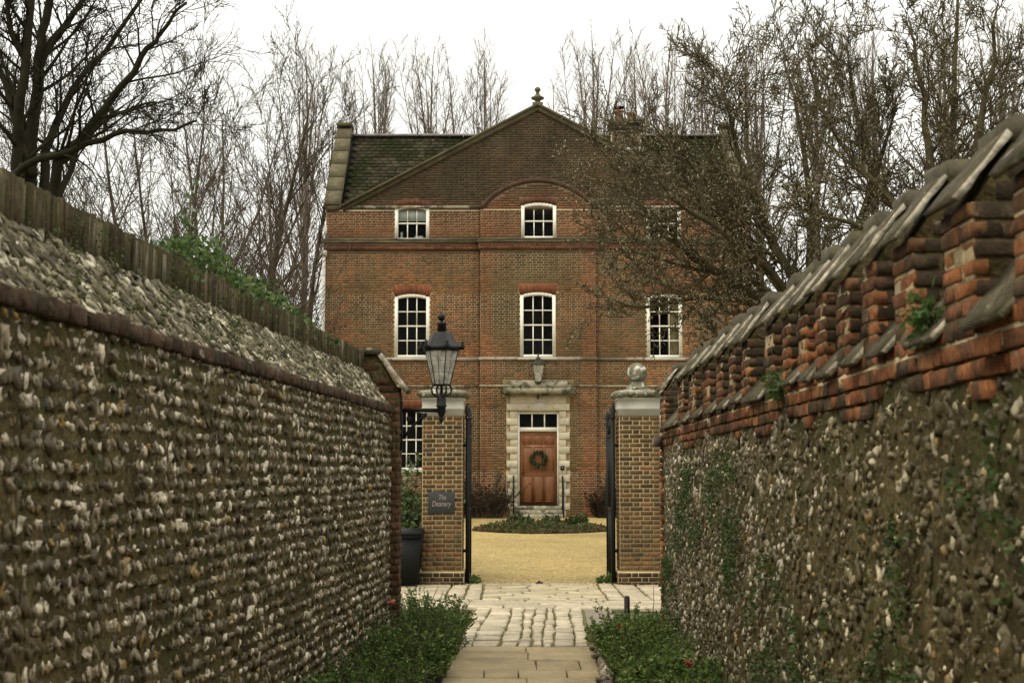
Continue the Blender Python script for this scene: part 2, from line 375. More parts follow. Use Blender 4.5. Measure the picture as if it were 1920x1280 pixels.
# lane paving: bedding sheets with individual stones
path = sheet('lane_path', 0, 0, [0.5, 6, 12, Y_FLAG], M['joint_dark'], 0.004, zfun=lambda y: 0, xf=lambda y: (path_l(y) - 0.05, path_r(y) + 0.1))
setts = sheet('sett_paving', 0, 0, [Y_FLAG, 17, Y_SETT], M['joint'], 0.004, zfun=lambda y: 0, xf=lambda y: (path_l(y) - 0.12, path_r(y) + 0.03))
strip = sheet('tarmac_strip', 0, 0, [Y_FLAG, 17, Y_SETT], M['tarmac'], 0.010, zfun=lambda y: 0, xf=lambda y: (path_r(y) + 0.031, path_r(y) + 0.40))
cross = sheet('cross_paving', -3.5, 4.5, [Y_SETT, 21.5, GATE], M['joint'], 0.004, zfun=lambda y: 0, nx=3)

def stone(poly, h, mat, parent, name, col, tilt=0.004, ch=0.012, z0=0.0):
    """flat paving stone from a ground outline (counter-clockwise), edges worn round"""
    c = np.mean(poly, axis=0); n = len(poly); V = []
    for p in poly: V.append((p[0], p[1], z0 - 0.02))
    for p in poly: V.append((p[0], p[1], z0 + h - ch * 0.8))
    for p in poly:
        d = c - p; L = np.linalg.norm(d); q = p + d / L * ch
        V.append((q[0], q[1], z0 + h))
    V = np.array(V, float); V[n:, 2] += NR.normal(0, 1) * tilt + (V[n:, 0] - c[0]) * NR.normal(0, tilt * 3)
    fs = []
    for j in (0, 1):
        for i in range(n):
            k = (i + 1) % n; fs.append([j * n + i, j * n + k, (j + 1) * n + k, (j + 1) * n + i])
    return MB().add(V, [np.array(fs), np.array([[2 * n + i for i in range(n)]])], col).build(name, mat, parent)
def quad(x0, x1, y0, y1, j=0.0, cut=0.0):
    p = np.array([[x0, y0], [x1, y0], [x1, y1], [x0, y1]], float)
    p += NR.normal(0, 1, (4, 2)) * j
    if cut:
        q = []
        for i in range(4):
            a, b, c = p[i - 1], p[i], p[(i + 1) % 4]
            q += [b + (a - b) / np.linalg.norm(a - b) * cut * NR.uniform(.5, 1.4), b + (c - b) / np.linalg.norm(c - b) * cut * NR.uniform(.5, 1.4)]
        p = np.array(q)
    return p
# large flags on the near path
y = 1.0
while y < Y_FLAG - 0.12:
    d = R.uniform(0.42, 0.75)
    y2 = min(y + d, Y_FLAG - 0.01)
    a, b = path_l(y), path_r(y) + 0.05; x = a + R.uniform(-0.3, 0.0)
    while x < b - 0.08:
        x2 = min(x + R.uniform(0.3, 0.85), b)
        if b - x2 < 0.15: x2 = b
        k = R.uniform(0.85, 1.12); xa = max(x, a)
        if x2 - xa > 0.05:
            stone(quad(xa + 0.006, x2 - 0.006, y + 0.007, y2 - 0.007, 0.004), 0.03, M['slabpath'], path, 'slab', (0.285 * k, 0.222 * k, 0.125 * k), 0.002, 0.008)
        x = x2
    y = y2
# setts: seven wavy lengthwise columns
edges0 = [0, 0.13, 0.34, 0.47, 0.56, 0.66, 0.74, 0.89, 1.0]
ncol = len(edges0) - 1
def sett_edge(i, y):
    a, b = path_l(y) - 0.08, path_r(y) + 0.0
    wv = 0.0 if i in (0, ncol) else 0.014 * math.sin(y * 1.3 + i * 1.7) + 0.007 * math.sin(y * 6.1 + i * 3.1)
    return a + (b - a) * edges0[i] + wv
for i in range(ncol):
    y = Y_FLAG + 0.01
    wide = edges0[i + 1] - edges0[i] > 0.14
    while y < Y_SETT - 0.05:
        d = R.uniform(0.16, 0.46) if wide else R.uniform(0.14, 0.34)
        y2 = min(y + d, Y_SETT - 0.01); gp = 0.016
        p = np.array([[sett_edge(i, y) + gp, y + 0.014], [sett_edge(i + 1, y) - gp, y + 0.014], [sett_edge(i + 1, y2) - gp, y2 - 0.014], [sett_edge(i, y2) + gp, y2 - 0.014]])
        p += NR.normal(0, 0.008, (4, 2)); q = []
        for kx in range(4):
            a_, b_, c_ = p[kx - 1], p[kx], p[(kx + 1) % 4]
            q += [b_ + (a_ - b_) * R.uniform(.03, .10), b_ + (c_ - b_) * R.uniform(.03, .10)]
        k = R.uniform(0.8, 1.15)
        stone(np.array(q), 0.038, M['sett'], setts, 'sett', (0.375 * k, 0.318 * k, 0.225 * k), 0.005, 0.012)
        y = y2
# transverse bands between path and gate
def cross_slab(x0, x1, y0, y1, k=None, cut=0.0, j=0.008):
    k = k or R.uniform(0.85, 1.12)
    stone(quad(x0 + 0.012, x1 - 0.012, y0 + 0.01, y1 - 0.01, j, cut), 0.034, M['sett'], cross, 'slab', (0.37 * k, 0.31 * k, 0.215 * k), 0.003, 0.012)
yb = [Y_SETT, Y_SETT + 0.42, Y_SETT + 0.80, Y_SETT + 1.15]
for a, b in zip(yb[:-1], yb[1:]):
    x = -2.3 + R.uniform(-.4, .1)
    while x < 3.3:
        x2 = x + R.uniform(0.6, 1.25); cross_slab(x, x2, a, b); x = x2
ya, ye = yb[-1] + 0.10, GATE - 0.02
for i in range(13): cross_slab(-0.45 + i * 0.135, -0.45 + i * 0.135 + R.uniform(.06, .1), yb[-1], ya - 0.0, cut=0.02)
for x0, x1 in ((-0.98, -0.72), (-0.70, -0.47), (1.42, 1.66), (1.68, 2.02), (-1.0 - 0.02, -1.0)):
    if x1 - x0 < 0.05: continue
    y = ya
    while y < ye - 0.1:
        y2 = min(y + R.uniform(0.3, 0.8), ye); cross_slab(x0, x1, y, y2, cut=0.03); y = y2
nr = 9
for r in range(nr):                              # the shallow fan of thin stones in the gateway
    f0, f1 = r / nr, (r + 1) / nr
    a = ya + (ye - ya) * f0; b = ya + (ye - ya) * f1
    x = -0.45
    while x < 1.40:
        x2 = min(x + R.uniform(0.25, 0.75), 1.40)
        def bow(xx, yy, fr): return yy + fr * 0.18 * (1 - ((xx - 0.47) / 0.95) ** 2) - 0.12 * fr
        p = np.array([[x + .015, bow(x, a, f0) + .026], [x2 - .015, bow(x2, a, f0) + .026], [x2 - .015, bow(x2, b, f1) - .026], [x + .015, bow(x, b, f1) - .026]])
        k = R.uniform(0.75, 1.1); stone(p + NR.normal(0, .008, (4, 2)), 0.034, M['sett'], cross, 'slab', (0.37 * k, 0.31 * k, 0.20 * k), 0.004, 0.012); x = x2
for x0, x1 in ((-2.4, -1.0), (2.04, 3.4)):
    y = ya
    while y < ye - 0.1:
        y2 = min(y + R.uniform(0.45, 0.7), ye - 0.0); xm = x0 + (x1 - x0) * R.uniform(.35, .65)
        cross_slab(x0, xm, y, y2); cross_slab(xm, x1, y, y2); y = y2

# loose chippings spilling from the court over the paving
g_ = np.random.default_rng(77); n_ = 5200
gx = g_.uniform(-2.2, 3.2, n_); gy = GATE + g_.normal(.25, .38, n_) + .12 * np.sin(gx * 2.1)
far_ = g_.random(n_) < .55; gy[far_] = GATE + g_.uniform(0, 9, far_.sum())
sc3 = g_.uniform(.006, .017, n_); tet = np.array([(1, 0, -.4), (-.5, .87, -.4), (-.5, -.87, -.4), (0.1, 0, .7)]); tf = np.array([(0, 1, 3), (1, 2, 3), (2, 0, 3)])
an = g_.uniform(0, 6.28, n_); ca_, sa_ = np.cos(an), np.sin(an); Mt = np.zeros((n_, 3, 3)); Mt[:, 0, 0] = ca_ * sc3 * 1.4; Mt[:, 0, 1] = -sa_ * sc3; Mt[:, 1, 0] = sa_ * sc3 * 1.4; Mt[:, 1, 1] = ca_ * sc3; Mt[:, 2, 2] = sc3 * .8
Tt = np.stack([gx, gy, np.array([gz(v_) for v_ in gy]) + np.where(gy < GATE, .038, .010)], 1)
cg = np.array([(.36, .27, .12), (.5, .41, .22), (.22, .17, .09)])[g_.integers(0, 3, n_)] * g_.uniform(.7, 1.2, (n_, 1))
tag(MB().inst(tet, tf, Mt, Tt, cg).build('loose_gravel', mk('chippings', var=.2, bump=0)), 'loose yellow gravel chippings scattered at the edge of the paving', kind='stuff')

# ------------------------------------------------------------------ brick helpers
def flemish(a0, a1, z0, z1, course=0.075, st=0.225, hd=0.1125, joint=0.0145, phase=0):
    """list of (a0,a1,z0,z1,is_header) bricks of a wall face in Flemish bond"""
    out = []; n = int((z1 - z0) / course + 0.001)
    for r in range(n):
        z = z0 + r * course; a = a0
        seq = [hd * 0.5 + 0.0, st, hd] if (r + phase) % 2 else [st, hd]
        first = True; i = 0
        a = a0 - (0 if (r + phase) % 2 == 0 else (st + hd) / 2)
        while a < a1 - 0.015:
            L = st if i % 2 == 0 else hd
            b = a + L
            lo, hi = max(a, a0), min(b, a1)
            if hi - lo > 0.035: out.append((lo + joint / 2, hi - joint / 2, z + joint / 2, z + course - joint / 2, L == hd))
            a = b; i += 1
    return out
def n3(x, y, z=0.0): return mnoise.noise((x, y, z))

# ------------------------------------------------------------------ the house
def hx(px, py=700): return P(px, py, HY)[0]
def hz(py): return PZ(py, HY)
GZ = 0.56
HX0, HX1 = hx(608), hx(1409)
BX0, BX1 = hx(901), hx(1117)
CX = (BX0 + BX1) / 2
BAYD = 0.16
Z_STR, Z_STR2, Z_COR, Z_EAV, Z_APEX = hz(673), hz(724), hz(456), hz(390), hz(199)
RX0, RX1 = hx(640, 390), hx(640, 390) + 2 * (CX - hx(640, 390))
RIDGE_Y, RIDGE_Z = 46.2, PZ(258, 46.2)
def rake(x): return Z_EAV + (Z_APEX - Z_EAV) * (1 - abs(x - CX) / (CX - RX0))

house = thing('brick_house', (CX, HY + 3, GZ), 'large red-brown brick house with pediment gable and white sash windows behind the gate', 'house')
WINS = []                                        # (x0,x1,z0,z1,kind)
def win_rect(px0, px1, py0, py1, kind): WINS.append((hx(px0, py1), hx(px1, py1), hz(py1), hz(py0), kind))
win_rect(740, 805, 385, 452, 'attic_blind'); win_rect(977, 1043, 382, 450, 'attic'); 
WINS.append((2 * CX - WINS[0][1], 2 * CX - WINS[0][0], WINS[0][2], WINS[0][3], 'attic'))
win_rect(739, 805, 551, 671, 'tall'); win_rect(975, 1042, 549, 671, 'tall'); win_rect(1213, 1280, 551, 671, 'tall_curtain')
WINS.append((WINS[3][0], WINS[3][1], hz(882), hz(766), 'tall_ground')); WINS.append((WINS[5][0], WINS[5][1], hz(882), hz(766), 'tall_ground'))
DX0, DX1 = hx(950), hx(1067)
OPEN = [(a, b, c, d) for a, b, c, d, k in WINS]
DOOR_OPEN = (hx(957), hx(1061), GZ, hz(727))

def hole(x0, x1, z0, z1, holes):
    """parts of a brick left outside the openings"""
    segs = [(x0, x1)]
    for a, b, c, d in holes:
        if z0 + 0.03 > d or z1 - 0.03 < c: continue
        ns = []
        for s0, s1 in segs:
            if s1 <= a or s0 >= b: ns.append((s0, s1)); continue
            if s0 < a: ns.append((s0, a))
            if s1 > b: ns.append((b, s1))
        segs = ns
    return [(s0, s1) for s0, s1 in segs if s1 - s0 > 0.03]

def house_col(x, z, hd):
    """how each fired brick looks: orange-red with brown and grey headers, weathered dark at the gable"""
    t = R.random()
    base = np.array((0.245, 0.108, 0.048))
    if t < 0.25: base = np.array((0.190, 0.095, 0.048))
    elif t < 0.40: base = np.array((0.28, 0.122, 0.046))
    elif t < 0.52: base = np.array((0.14, 0.085, 0.048))
    if hd and R.random() < 0.5: base = np.array((0.125, 0.083, 0.050))
    big = n3(x * 0.45 + 3, z * 0.35) * 0.5 + n3(x * 1.3, z * 0.5, 4) * 0.4
    olive = np.array((0.105, 0.082, 0.040)); red = np.array((0.25, 0.088, 0.044)); dark = np.array((0.068, 0.052, 0.030))
    k = min(max(0.28 + big * 1.5, 0), 0.85)
    if BX0 + 0.35 < x < BX1 - 0.35 and z < Z_COR: k = min(k + 0.35, 0.85)
    base = base * (1 - k) + olive * k
    if BX0 < x < BX1 and (x < BX0 + 0.36 or x > BX1 - 0.36) and z < Z_EAV:
        base = base * 0.6 + red * 0.4 * R.uniform(.75, 1.15)
    if z > Z_COR:
        g = min(max((z - Z_COR - 0.5) / 0.9, 0), 1) * (0.95 + 0.45 * n3(x * .6, z * .6, 9)); g = min(g, 1.15)
        if z < Z_EAV: base = base * 0.55 + red * 0.3 + dark * 0.15
        g = min(g, 1.05); base = base * (1 - g * 0.92) + dark * (.72 + .7 * max(0, n3(x * 1.1, z * 1.1, 13))) * g * 0.92
    return base * R.uniform(0.80, 1.16)

wall_front = MB()
def backing(mb, x0, x1, z0, z1, y, holes, thick=0.4):
    xs = sorted({x0, x1, *[min(max(v, x0), x1) for h in holes for v in h[:2]]})
    zs = sorted({z0, z1, *[min(max(v, z0), z1) for h in holes for v in h[2:]]})
    for i in range(len(xs) - 1):
        for j in range(len(zs) - 1):
            cx, cz = (xs[i] + xs[i + 1]) / 2, (zs[j] + zs[j + 1]) / 2
            if xs[i + 1] - xs[i] < 1e-4 or zs[j + 1] - zs[j] < 1e-4: continue
            if any(a < cx < b and c < cz < d for a, b, c, d in holes): continue
            mb.box(xs[i], xs[i + 1], y, y + thick, zs[j], zs[j + 1])
backing(wall_front, HX0, HX1, GZ - 0.3, Z_EAV - 0.06, HY, OPEN + [DOOR_OPEN])
backing(wall_front, BX0, BX1, GZ - 0.3, Z_EAV - 0.06, HY - BAYD, OPEN + [DOOR_OPEN], BAYD - 0.002)
# gable triangle
gw = MB(); gw.prism([(RX0, Z_EAV - 0.06), (RX1, Z_EAV - 0.06), (CX, Z_APEX - 0.05)], 'y', HY + 0.002, HY + 0.35)
front = wall_front.build('front_wall', M['mortar_house'], house)
gable = gw.build('gable_wall', mk('mortar_gable', (0.17, 0.132, 0.078), var=.5, vs=.9, fine=(10, .3), bump=.3), house)

bl = []
U, N_ = (1, 0, 0), (0, -1, 0)
def house_brick(y, xa, xb, za, zb, c, wt, proud=0.008):
    m = MB(); m.obox((0, y, 0), U, N_, xa, xb, za, zb, -0.02, proud + R.uniform(-.002, .003), c); bl.append((wt, m))
arch_keep = [(a - 0.07, b + 0.07, d - 0.02, d + 0.27) for a, b, c, d, k in WINS if k.startswith('tall')]
arch_keep += [(a - 0.07, b + 0.07, d - 0.03, d + 0.20) for a, b, c, d, k in WINS if k.startswith('attic')]
corn = [(HX0 - 1, HX1 + 1, hz(474), hz(447)), (HX0 - 1, HX1 + 1, Z_STR - 0.045, Z_STR + 0.045), (HX0 - 1, HX1 + 1, Z_STR2 - 0.02, Z_STR2 + 0.03)]
door_area = [(DX0 - 0.02, DX1 + 0.02, GZ - 1, hz(735)), (hx(943), hx(1076), hz(745), hz(714))]
for (x0, x1, y, side) in ((HX0, BX0, HY, 0), (BX1, HX1, HY, 1), (BX0, BX1, HY - BAYD, 2)):
    for xa, xb, za, zb, hd in flemish(x0, x1, GZ - 0.15, Z_EAV - 0.08):
        for sa, sb in hole(xa, xb, za, zb, OPEN + arch_keep + corn + (door_area if side == 2 else [])):
            dist = abs((sa + sb) / 2 - CX) + abs(za - 3.2)
            house_brick(y, sa, sb, za, zb, house_col((sa + sb) / 2, za, hd), (1000 if side == 2 else 0) - dist + (sb - sa))
for xa, xb, za, zb, hd in flemish(RX0, RX1, Z_EAV + 0.02, Z_APEX):
    xm = (xa + xb) / 2
    if zb > rake(xa) - 0.03 and zb > rake(xb) - 0.03: continue
    house_brick(HY, xa, xb, za, zb, house_col(xm, za, hd), -10)
# bay side returns
for s, x in ((-1, BX0), (1, BX1)):
    for r in range(int((Z_EAV - GZ) / 0.075)):
        za = GZ - 0.15 + r * 0.075
        m = MB(); m.obox((x, HY - BAYD, 0), (0, 1, 0), (s, 0, 0), 0.005, BAYD - 0.005, za + .005, za + .07, -0.01, 0.006, house_col(x, za, False)); bl.append((-50, m))
pieces('brick', front, M['brick'], bl, 300, 'brickwork')

# side and rear walls
m = MB()
for x0, x1 in ((HX0, HX0 + 0.35), (HX1 - 0.35, HX1)):
    m.prism([(HY + 0.402, GZ - 0.3), (HY + 6.4, GZ - 0.3), (HY + 6.4, Z_EAV - 0.1), (RIDGE_Y, RIDGE_Z - 0.1), (HY + 0.402, Z_EAV - 0.1)], 'x', x0, x1, (0.16, 0.07, 0.035))
m.box(HX0 + 0.352, HX1 - 0.352, HY + 6.05, HY + 6.4, GZ - 0.3, Z_EAV - 0.1, (0.16, 0.07, 0.035))
m.build('side_wall', M['brick'], house)

# cornice, string courses, stone band
def band(name, z0, z1, proj, mat, col=(0.2, 0.15, 0.1), bay=True, x0=None, x1=None):
    m = MB(); a, b = (HX0 - proj, HX1 + proj)
    if bay:
        m.box(a, BX0 - proj, HY - proj, HY + 0.05, z0, z1, col); m.box(BX1 + proj, b, HY - proj, HY + 0.05, z0, z1, col)
        m.box(BX0 - proj + .001, BX1 + proj - .001, HY - BAYD - proj, HY + 0.04, z0 + .001, z1 - .001, col)
    else: m.box(x0, x1, HY - proj, HY + 0.05, z0, z1, col)
    return m.build(name, mat, house)
band('cornice', hz(456.5), hz(453), 0.13, mk('cornice_stone', (0.10, 0.078, 0.045), var=.45, vs=2, fine=(12, .3), bump=.4, moss=((.05, .052, .02), .5, 2.5, .7)))
cbm = mk('cornice_mortar', (0.26, 0.16, 0.09), var=0.35, vs=1.5, bump=0.4)
cb = band('cornice_band', hz(468), hz(456.5) - 0.002, 0.07, cbm)
lst = []
for x0, x1, y in ((HX0 - .07, BX0 - .07, HY - .07), (BX1 + .07, HX1 + .07, HY - .07), (BX0 - .07, BX1 + .07, HY - BAYD - .07)):
    for xa, xb, za, zb, hd in flemish(x0, x1, hz(468), hz(456.5) - .004, course=(hz(456.5) - hz(468)) / 2.6):
        kk = R.uniform(.6, 1.15) * (1 + .35 * n3(xa * .5, 3)); mm = MB(); mm.obox((0, y, 0), U, N_, xa, xb, za, zb, -.01, .006, np.array((.175, .07, .038)) * kk); lst.append((0, mm))
pieces('brick', cb, M['brick'], lst, 300)
shadow_tone = mk('cornice_shadow_brick', (0.085, 0.048, 0.028), var=0.4, vs=1.5, fine=(14, .3), bump=0.4)
band('cornice_moulding', hz(471.5), hz(468) - 0.002, 0.04, shadow_tone)  # shadow line under the brick band, painted into the moulding's dark colour
band('cornice_weathering', hz(453) + 0.002, hz(448), 0.09, mk('cornice_moss', (0.075, 0.062, 0.032), var=.5, vs=3, fine=(10, .35), bump=.5))
band('string_course', Z_STR - 0.05, Z_STR + 0.05, 0.05, mk('string_stone', (0.36, 0.31, 0.25), var=.25, vs=1.2, bump=.3, moss=[((.12, .095, .06), .5, .9, .85), ((.10, .07, .045), .55, 5, .6)]))
band('lower_string_course', Z_STR2 - 0.02, Z_STR2 + 0.03, 0.03, M['stone_stained'])
band('eaves_band', hz(391), hz(386), 0.035, M['stone_stained'], bay=False, x0=hx(655), x1=BX0 - 0.02)
band('eaves_band', hz(391), hz(386), 0.035, M['stone_stained'], bay=False, x0=BX1 + 0.02, x1=2 * CX - hx(655))
# bay head in the attic storey: segmental hood over the middle window
m = MB(); hw = (BX1 - BX0) / 2 + 0.06; rise = hz(336) - hz(390); Rr = (hw * hw + rise * rise) / (2 * rise); zc = hz(336) - Rr
nseg = 22; a0 = math.asin(hw / Rr); V = []
for i in range(nseg + 1):
    a = -a0 + 2 * a0 * i / nseg
    for rr, yy in ((Rr - 0.13, HY - BAYD - .02), (Rr, HY - BAYD - 0.07), (Rr + 0.03, HY - 0.02), (Rr - 0.13, HY + 0.02)):
        V.append((CX + math.sin(a) * rr, yy, zc + math.cos(a) * rr))
fs = []
for i in range(nseg):
    for k in range(4): fs.append([i * 4 + k, (i + 1) * 4 + k, (i + 1) * 4 + (k + 1) % 4, i * 4 + (k + 1) % 4])
m.add(V, [np.array(fs), np.array([[0, 1, 2, 3], [nseg * 4 + 3, nseg * 4 + 2, nseg * 4 + 1, nseg * 4]])])
hood = m.build('arched_hood', mk('hood_brick', (0.085, 0.05, 0.03), var=0.4, vs=2, fine=(14, .3), bump=.4), house)
m = MB(); tp = []
for i in range(nseg + 1):
    a = -a0 + 2 * a0 * i / nseg; tp.append((CX + math.sin(a) * (Rr - 0.13), zc + math.cos(a) * (Rr - 0.13)))
z_b = Z_EAV - 0.058
poly = [(tp[0][0], z_b)] + [(x, max(z, z_b + .01)) for x, z in tp] + [(tp[-1][0], z_b)]
aw = WINS[1]
m.prism(poly, 'y', HY - BAYD, HY - 0.002)
tym = m.build('arch_panel', mk('mortar_arch', (0.13, 0.09, 0.052), var=.4, vs=1.5, bump=.3), house)
lst = []
for xa, xb, za, zb, hd in flemish(BX0, BX1, Z_EAV - 0.05, hz(336)):
    xm = (xa + xb) / 2; zt = zc + math.sqrt(max((Rr - 0.13) ** 2 - (max(abs(xa - CX), abs(xb - CX))) ** 2, 0))
    if zb > zt: continue
    for sa, sb in hole(xa, xb, za, zb, [arch_keep[-2], OPEN[1]]):
        mm = MB(); mm.obox((0, HY - BAYD, 0), U, N_, sa, sb, za, zb, -0.02, 0.008, house_col(xm, za - 0.5, hd)); lst.append((0, mm))
pieces('brick', tym, M['brick'], lst, 300)
# dark edge of the gable: raking coping, apex block and finial
m = MB()
for s in (-1, 1):
    xe = RX0 if s < 0 else RX1
    dx, dz = CX - xe, Z_APEX - Z_EAV; L = math.hypot(dx, dz); nx, nz_ = -dz / L * (1 if s < 0 else -1), abs(dx) / L
    for (o0, o1, y0, y1) in ((-0.13, 0.0, HY - 0.06, HY + 0.3), (0.002, 0.07, HY - 0.12, HY + 0.36)):
        pl = [(xe + nx * o0, Z_EAV + nz_ * o0), (CX, Z_APEX + o0 / nz_), (CX, Z_APEX + o1 / nz_), (xe + nx * o1, Z_EAV + nz_ * o1)]
        if s > 0: pl = pl[::-1]
        m.prism(pl, 'y', y0, y1)
m.build('raking_coping', mk('rake_stone', (0.10, 0.08, 0.045), var=0.4, vs=2, fine=(10, .3), bump=.5, moss=((0.07, 0.075, 0.022), 0.52, 2, .6)), house)
m = MB(); fz = Z_APEX
m.box(CX - 0.16, CX + 0.16, HY - 0.1, HY + 0.26, fz - 0.02, fz + 0.10)
m.lathe([(r_ * .8, .1 + (z_ - .1) * .74) for r_, z_ in [(0.14, 0.10), (0.10, 0.16), (0.10, 0.22), (0.25, 0.30), (0.25, 0.35), (0.16, 0.40), (0.09, 0.46), (0.06, 0.56), (0.075, 0.60), (0.12, 0.66), (0.11, 0.73), (0.05, 0.79), (0.0, 0.81)]], (CX, HY + 0.08, fz), 14)
m.build('finial', M['coping_gable'], house, smooth=False)

# roof: slates on the front slope, cross roof behind the gable, ridge tiles, end copings
EY, EZ = HY + 0.30, Z_EAV - 0.05
rl = math.hypot(RIDGE_Y - EY, RIDGE_Z - EZ); sy, sz = (RIDGE_Y - EY) / rl, (RIDGE_Z - EZ) / rl; ny, nzz = -sz, sy
m = MB()
m.prism([(EY, EZ), (RIDGE_Y, RIDGE_Z), (2 * RIDGE_Y - EY, EZ)], 'x', HX0 + 0.351, HX1 - 0.351)
roof = m.build('roof', mk('roof_felt', (0.02, 0.02, 0.016), bump=0), house)
m = MB(); m.prism([(RX0 + 0.3, Z_EAV), (RX1 - 0.3, Z_EAV), (CX, Z_APEX - 0.12)], 'y', HY + 0.352, RIDGE_Y - 0.1, (0.04, 0.04, 0.03))
m.build('cross_roof', M['slate'], house)
lst = []; row = 0.185
nrow = int(rl / row)
for r in range(nrow + 1):
    s0 = r * row; x = HX0 + 0.45 + (0.13 if r % 2 else 0)
    while x < HX1 - 0.4:
        wd = R.uniform(0.24, 0.29); x2 = min(x + wd, HX1 - 0.37); sm = s0 + row / 2
        zz = EZ + sz * sm; yy = EY + sy * sm
        if zz > min(rake(x), rake(x2)) - 0.35:
            t0, t1 = 0.034 + R.uniform(-.004, .005), 0.012
            a = np.array; L_ = min(row * 1.35, rl - s0 + 0.02)
            def pt(xx, s_, d): return (xx, EY + sy * s_ + ny * d, EZ + sz * s_ + nzz * d)
            jx = R.uniform(-.006, .006)
            V = [pt(x + .005, s0 - .01 + jx, t0 - .014), pt(x2 - .005, s0 - .01 + jx, t0 - .014), pt(x2 - .005, s0 + L_, t1 - .012), pt(x + .005, s0 + L_, t1 - .012),
                 pt(x + .005, s0 - .01 + jx, t0), pt(x2 - .005, s0 - .01 + jx, t0), pt(x2 - .005, s0 + L_, t1), pt(x + .005, s0 + L_, t1)]
            k = R.uniform(.6, 1.35); mo = max(0, n3(x * .8, zz, 2) + .1)
            c = (0.044 * k + .012 * mo, 0.038 * k + .014 * mo, 0.024 * k)
            mm = MB().add(V, Q6[:, ::-1], c); lst.append((-abs(x - hx(760)), mm))
        x = x2
pieces('slate', roof, M['slate'], lst, 300, 'slating')
x = HX0 + 0.4
while x < HX1 - 0.4:
    x2 = min(x + 0.46, HX1 - 0.38); mm = MB(); pr = []
    for i in range(7):
        a = math.pi * i / 6; pr.append((RIDGE_Y - 0.15 * math.cos(a), RIDGE_Z + 0.02 + 0.10 * math.sin(a)))
    mm.prism(pr, 'x', x + .006, x2 - .006); mm.build('ridge_tile', M['ridge'], roof); x = x2
for s, xa in ((-1, HX0 - 0.02), (1, HX1 - 0.38)):
    m = MB(); xb = xa + 0.40; tz = 0.30
    y0, y1 = HY - 0.06, RIDGE_Y
    prof = [(y0, Z_EAV - 0.08), (y1 + 3.2, Z_EAV - 0.08), (y1 + 0.2, RIDGE_Z + tz), (y1 - 0.12, RIDGE_Z + tz), (y0, Z_EAV + 0.05)]
    m.prism(prof, 'x', xa, xb)
    pp = m.build('end_parapet', M['coping_gable'], house)
    m = MB()
    for i in range(6):
        t0, t1 = i / 6, (i + 1) / 6; g = .006
        def q(t, d): return (y0 + (y1 - .12 - y0) * t - .707 * d, Z_EAV + .05 + (RIDGE_Z + tz - Z_EAV - .05) * t + .707 * d)
        mm = MB(); mm.prism([q(t0 + g, .002), q(t1 - g, .002), q(t1 - g, .07), q(t0 + g, .07)][::-1], 'x', xa - .04, xb + .04); mm.build('coping_stone', M['coping_gable'], pp)
    mm = MB(); mm.box(xa - 0.05, xb + 0.05, y1 - 0.35, y1 + 0.3, RIDGE_Z + tz + .002, RIDGE_Z + tz + 0.12); mm.build('coping_stone', M['coping_gable'], pp)
# chimney
cy = 45.4; cx0, cx1, ct = PX(1143, cy, 240), PX(1203, cy, 240), PZ(228, cy)
m = MB(); m.box(cx0 + .05, cx1 - .05, cy - .28, cy + .5, Z_EAV, ct - .35)
ch = m.build('chimney', M['mortar_house'], house)
lst = []
for xa, xb, za, zb, hd in flemish(cx0 + .05, cx1 - .05, ct - 2.2, ct - .35):
    mm = MB(); mm.obox((0, cy - .28, 0), U, N_, xa, xb, za, zb, -.01, .008, np.array((.075, .05, .034)) * R.uniform(.7, 1.2)); lst.append((0, mm))
pieces('brick', ch, M['brick'], lst, 300)
m = MB(); m.box(cx0, cx1, cy - .34, cy + .56, ct - .348, ct - .2); m.box(cx0 - .03, cx1 + .03, cy - .37, cy + .59, ct - .198, ct); m.build('chimney_cap', mk('chimney_cap', (0.06, 0.045, 0.03), var=.4, bump=.4, moss=((.05, .055, .02), .5, 3, .7)), ch)
for px, h in ((1161, .38), (1184, .3)):
    m = MB(); m.lathe([(.15, 0), (.14, .05), (.13, h - .07), (.16, h - .06), (.16, h), (.11, h), (.11, h - .1)], (PX(px, cy, 220), cy + .1, ct + .001), 12); m.build('chimney_pot', M['pot'], ch)
m = MB(); m.lathe([(.17, .46), (.19, .5), (0.02, .53)], (PX(1161, cy, 220), cy + .1, ct), 10)
for i in range(3):
    a = i * 2.1; m.tube([(PX(1161, cy, 220) + .13 * math.cos(a), cy + .1 + .13 * math.sin(a), ct + .36), (PX(1161, cy, 220) + .13 * math.cos(a), cy + .1 + .13 * math.sin(a), ct + .47)], .012, 5)
m.build('chimney_cowl', M['iron'], ch)
m = MB(); m.box(cx0 + .02, cx1 + .02, cy - .40, cy - .29, PZ(286, cy - .3) - .02, PZ(277, cy - .3)); m.build('flashing', M['lead'], ch)
# downpipes
for px, z0, z1 in ((605, GZ, hz(474)), (1413, GZ, hz(474))):
    m = MB(); xx = hx(px); m.tube([(xx, HY - .02, z0), (xx, HY - .02, z1 - .1)], .055, 8); m.box(xx - .09, xx + .09, HY - .10, HY + .08, z1 - .1, z1 + .06)
    for k in range(4): m.box(xx - .075, xx + .075, HY - .095, HY + .06, z0 + 1.4 * k + .6, z0 + 1.4 * k + .67)
    m.build('downpipe', M['pipe'], house)
m = MB(); xx = hx(608); m.tube([(xx + .02, HY - .2, hz(447)), (xx + .02, HY - .2, hz(425))], .04, 8); m.build('downpipe_stub', M['pipe'], house)

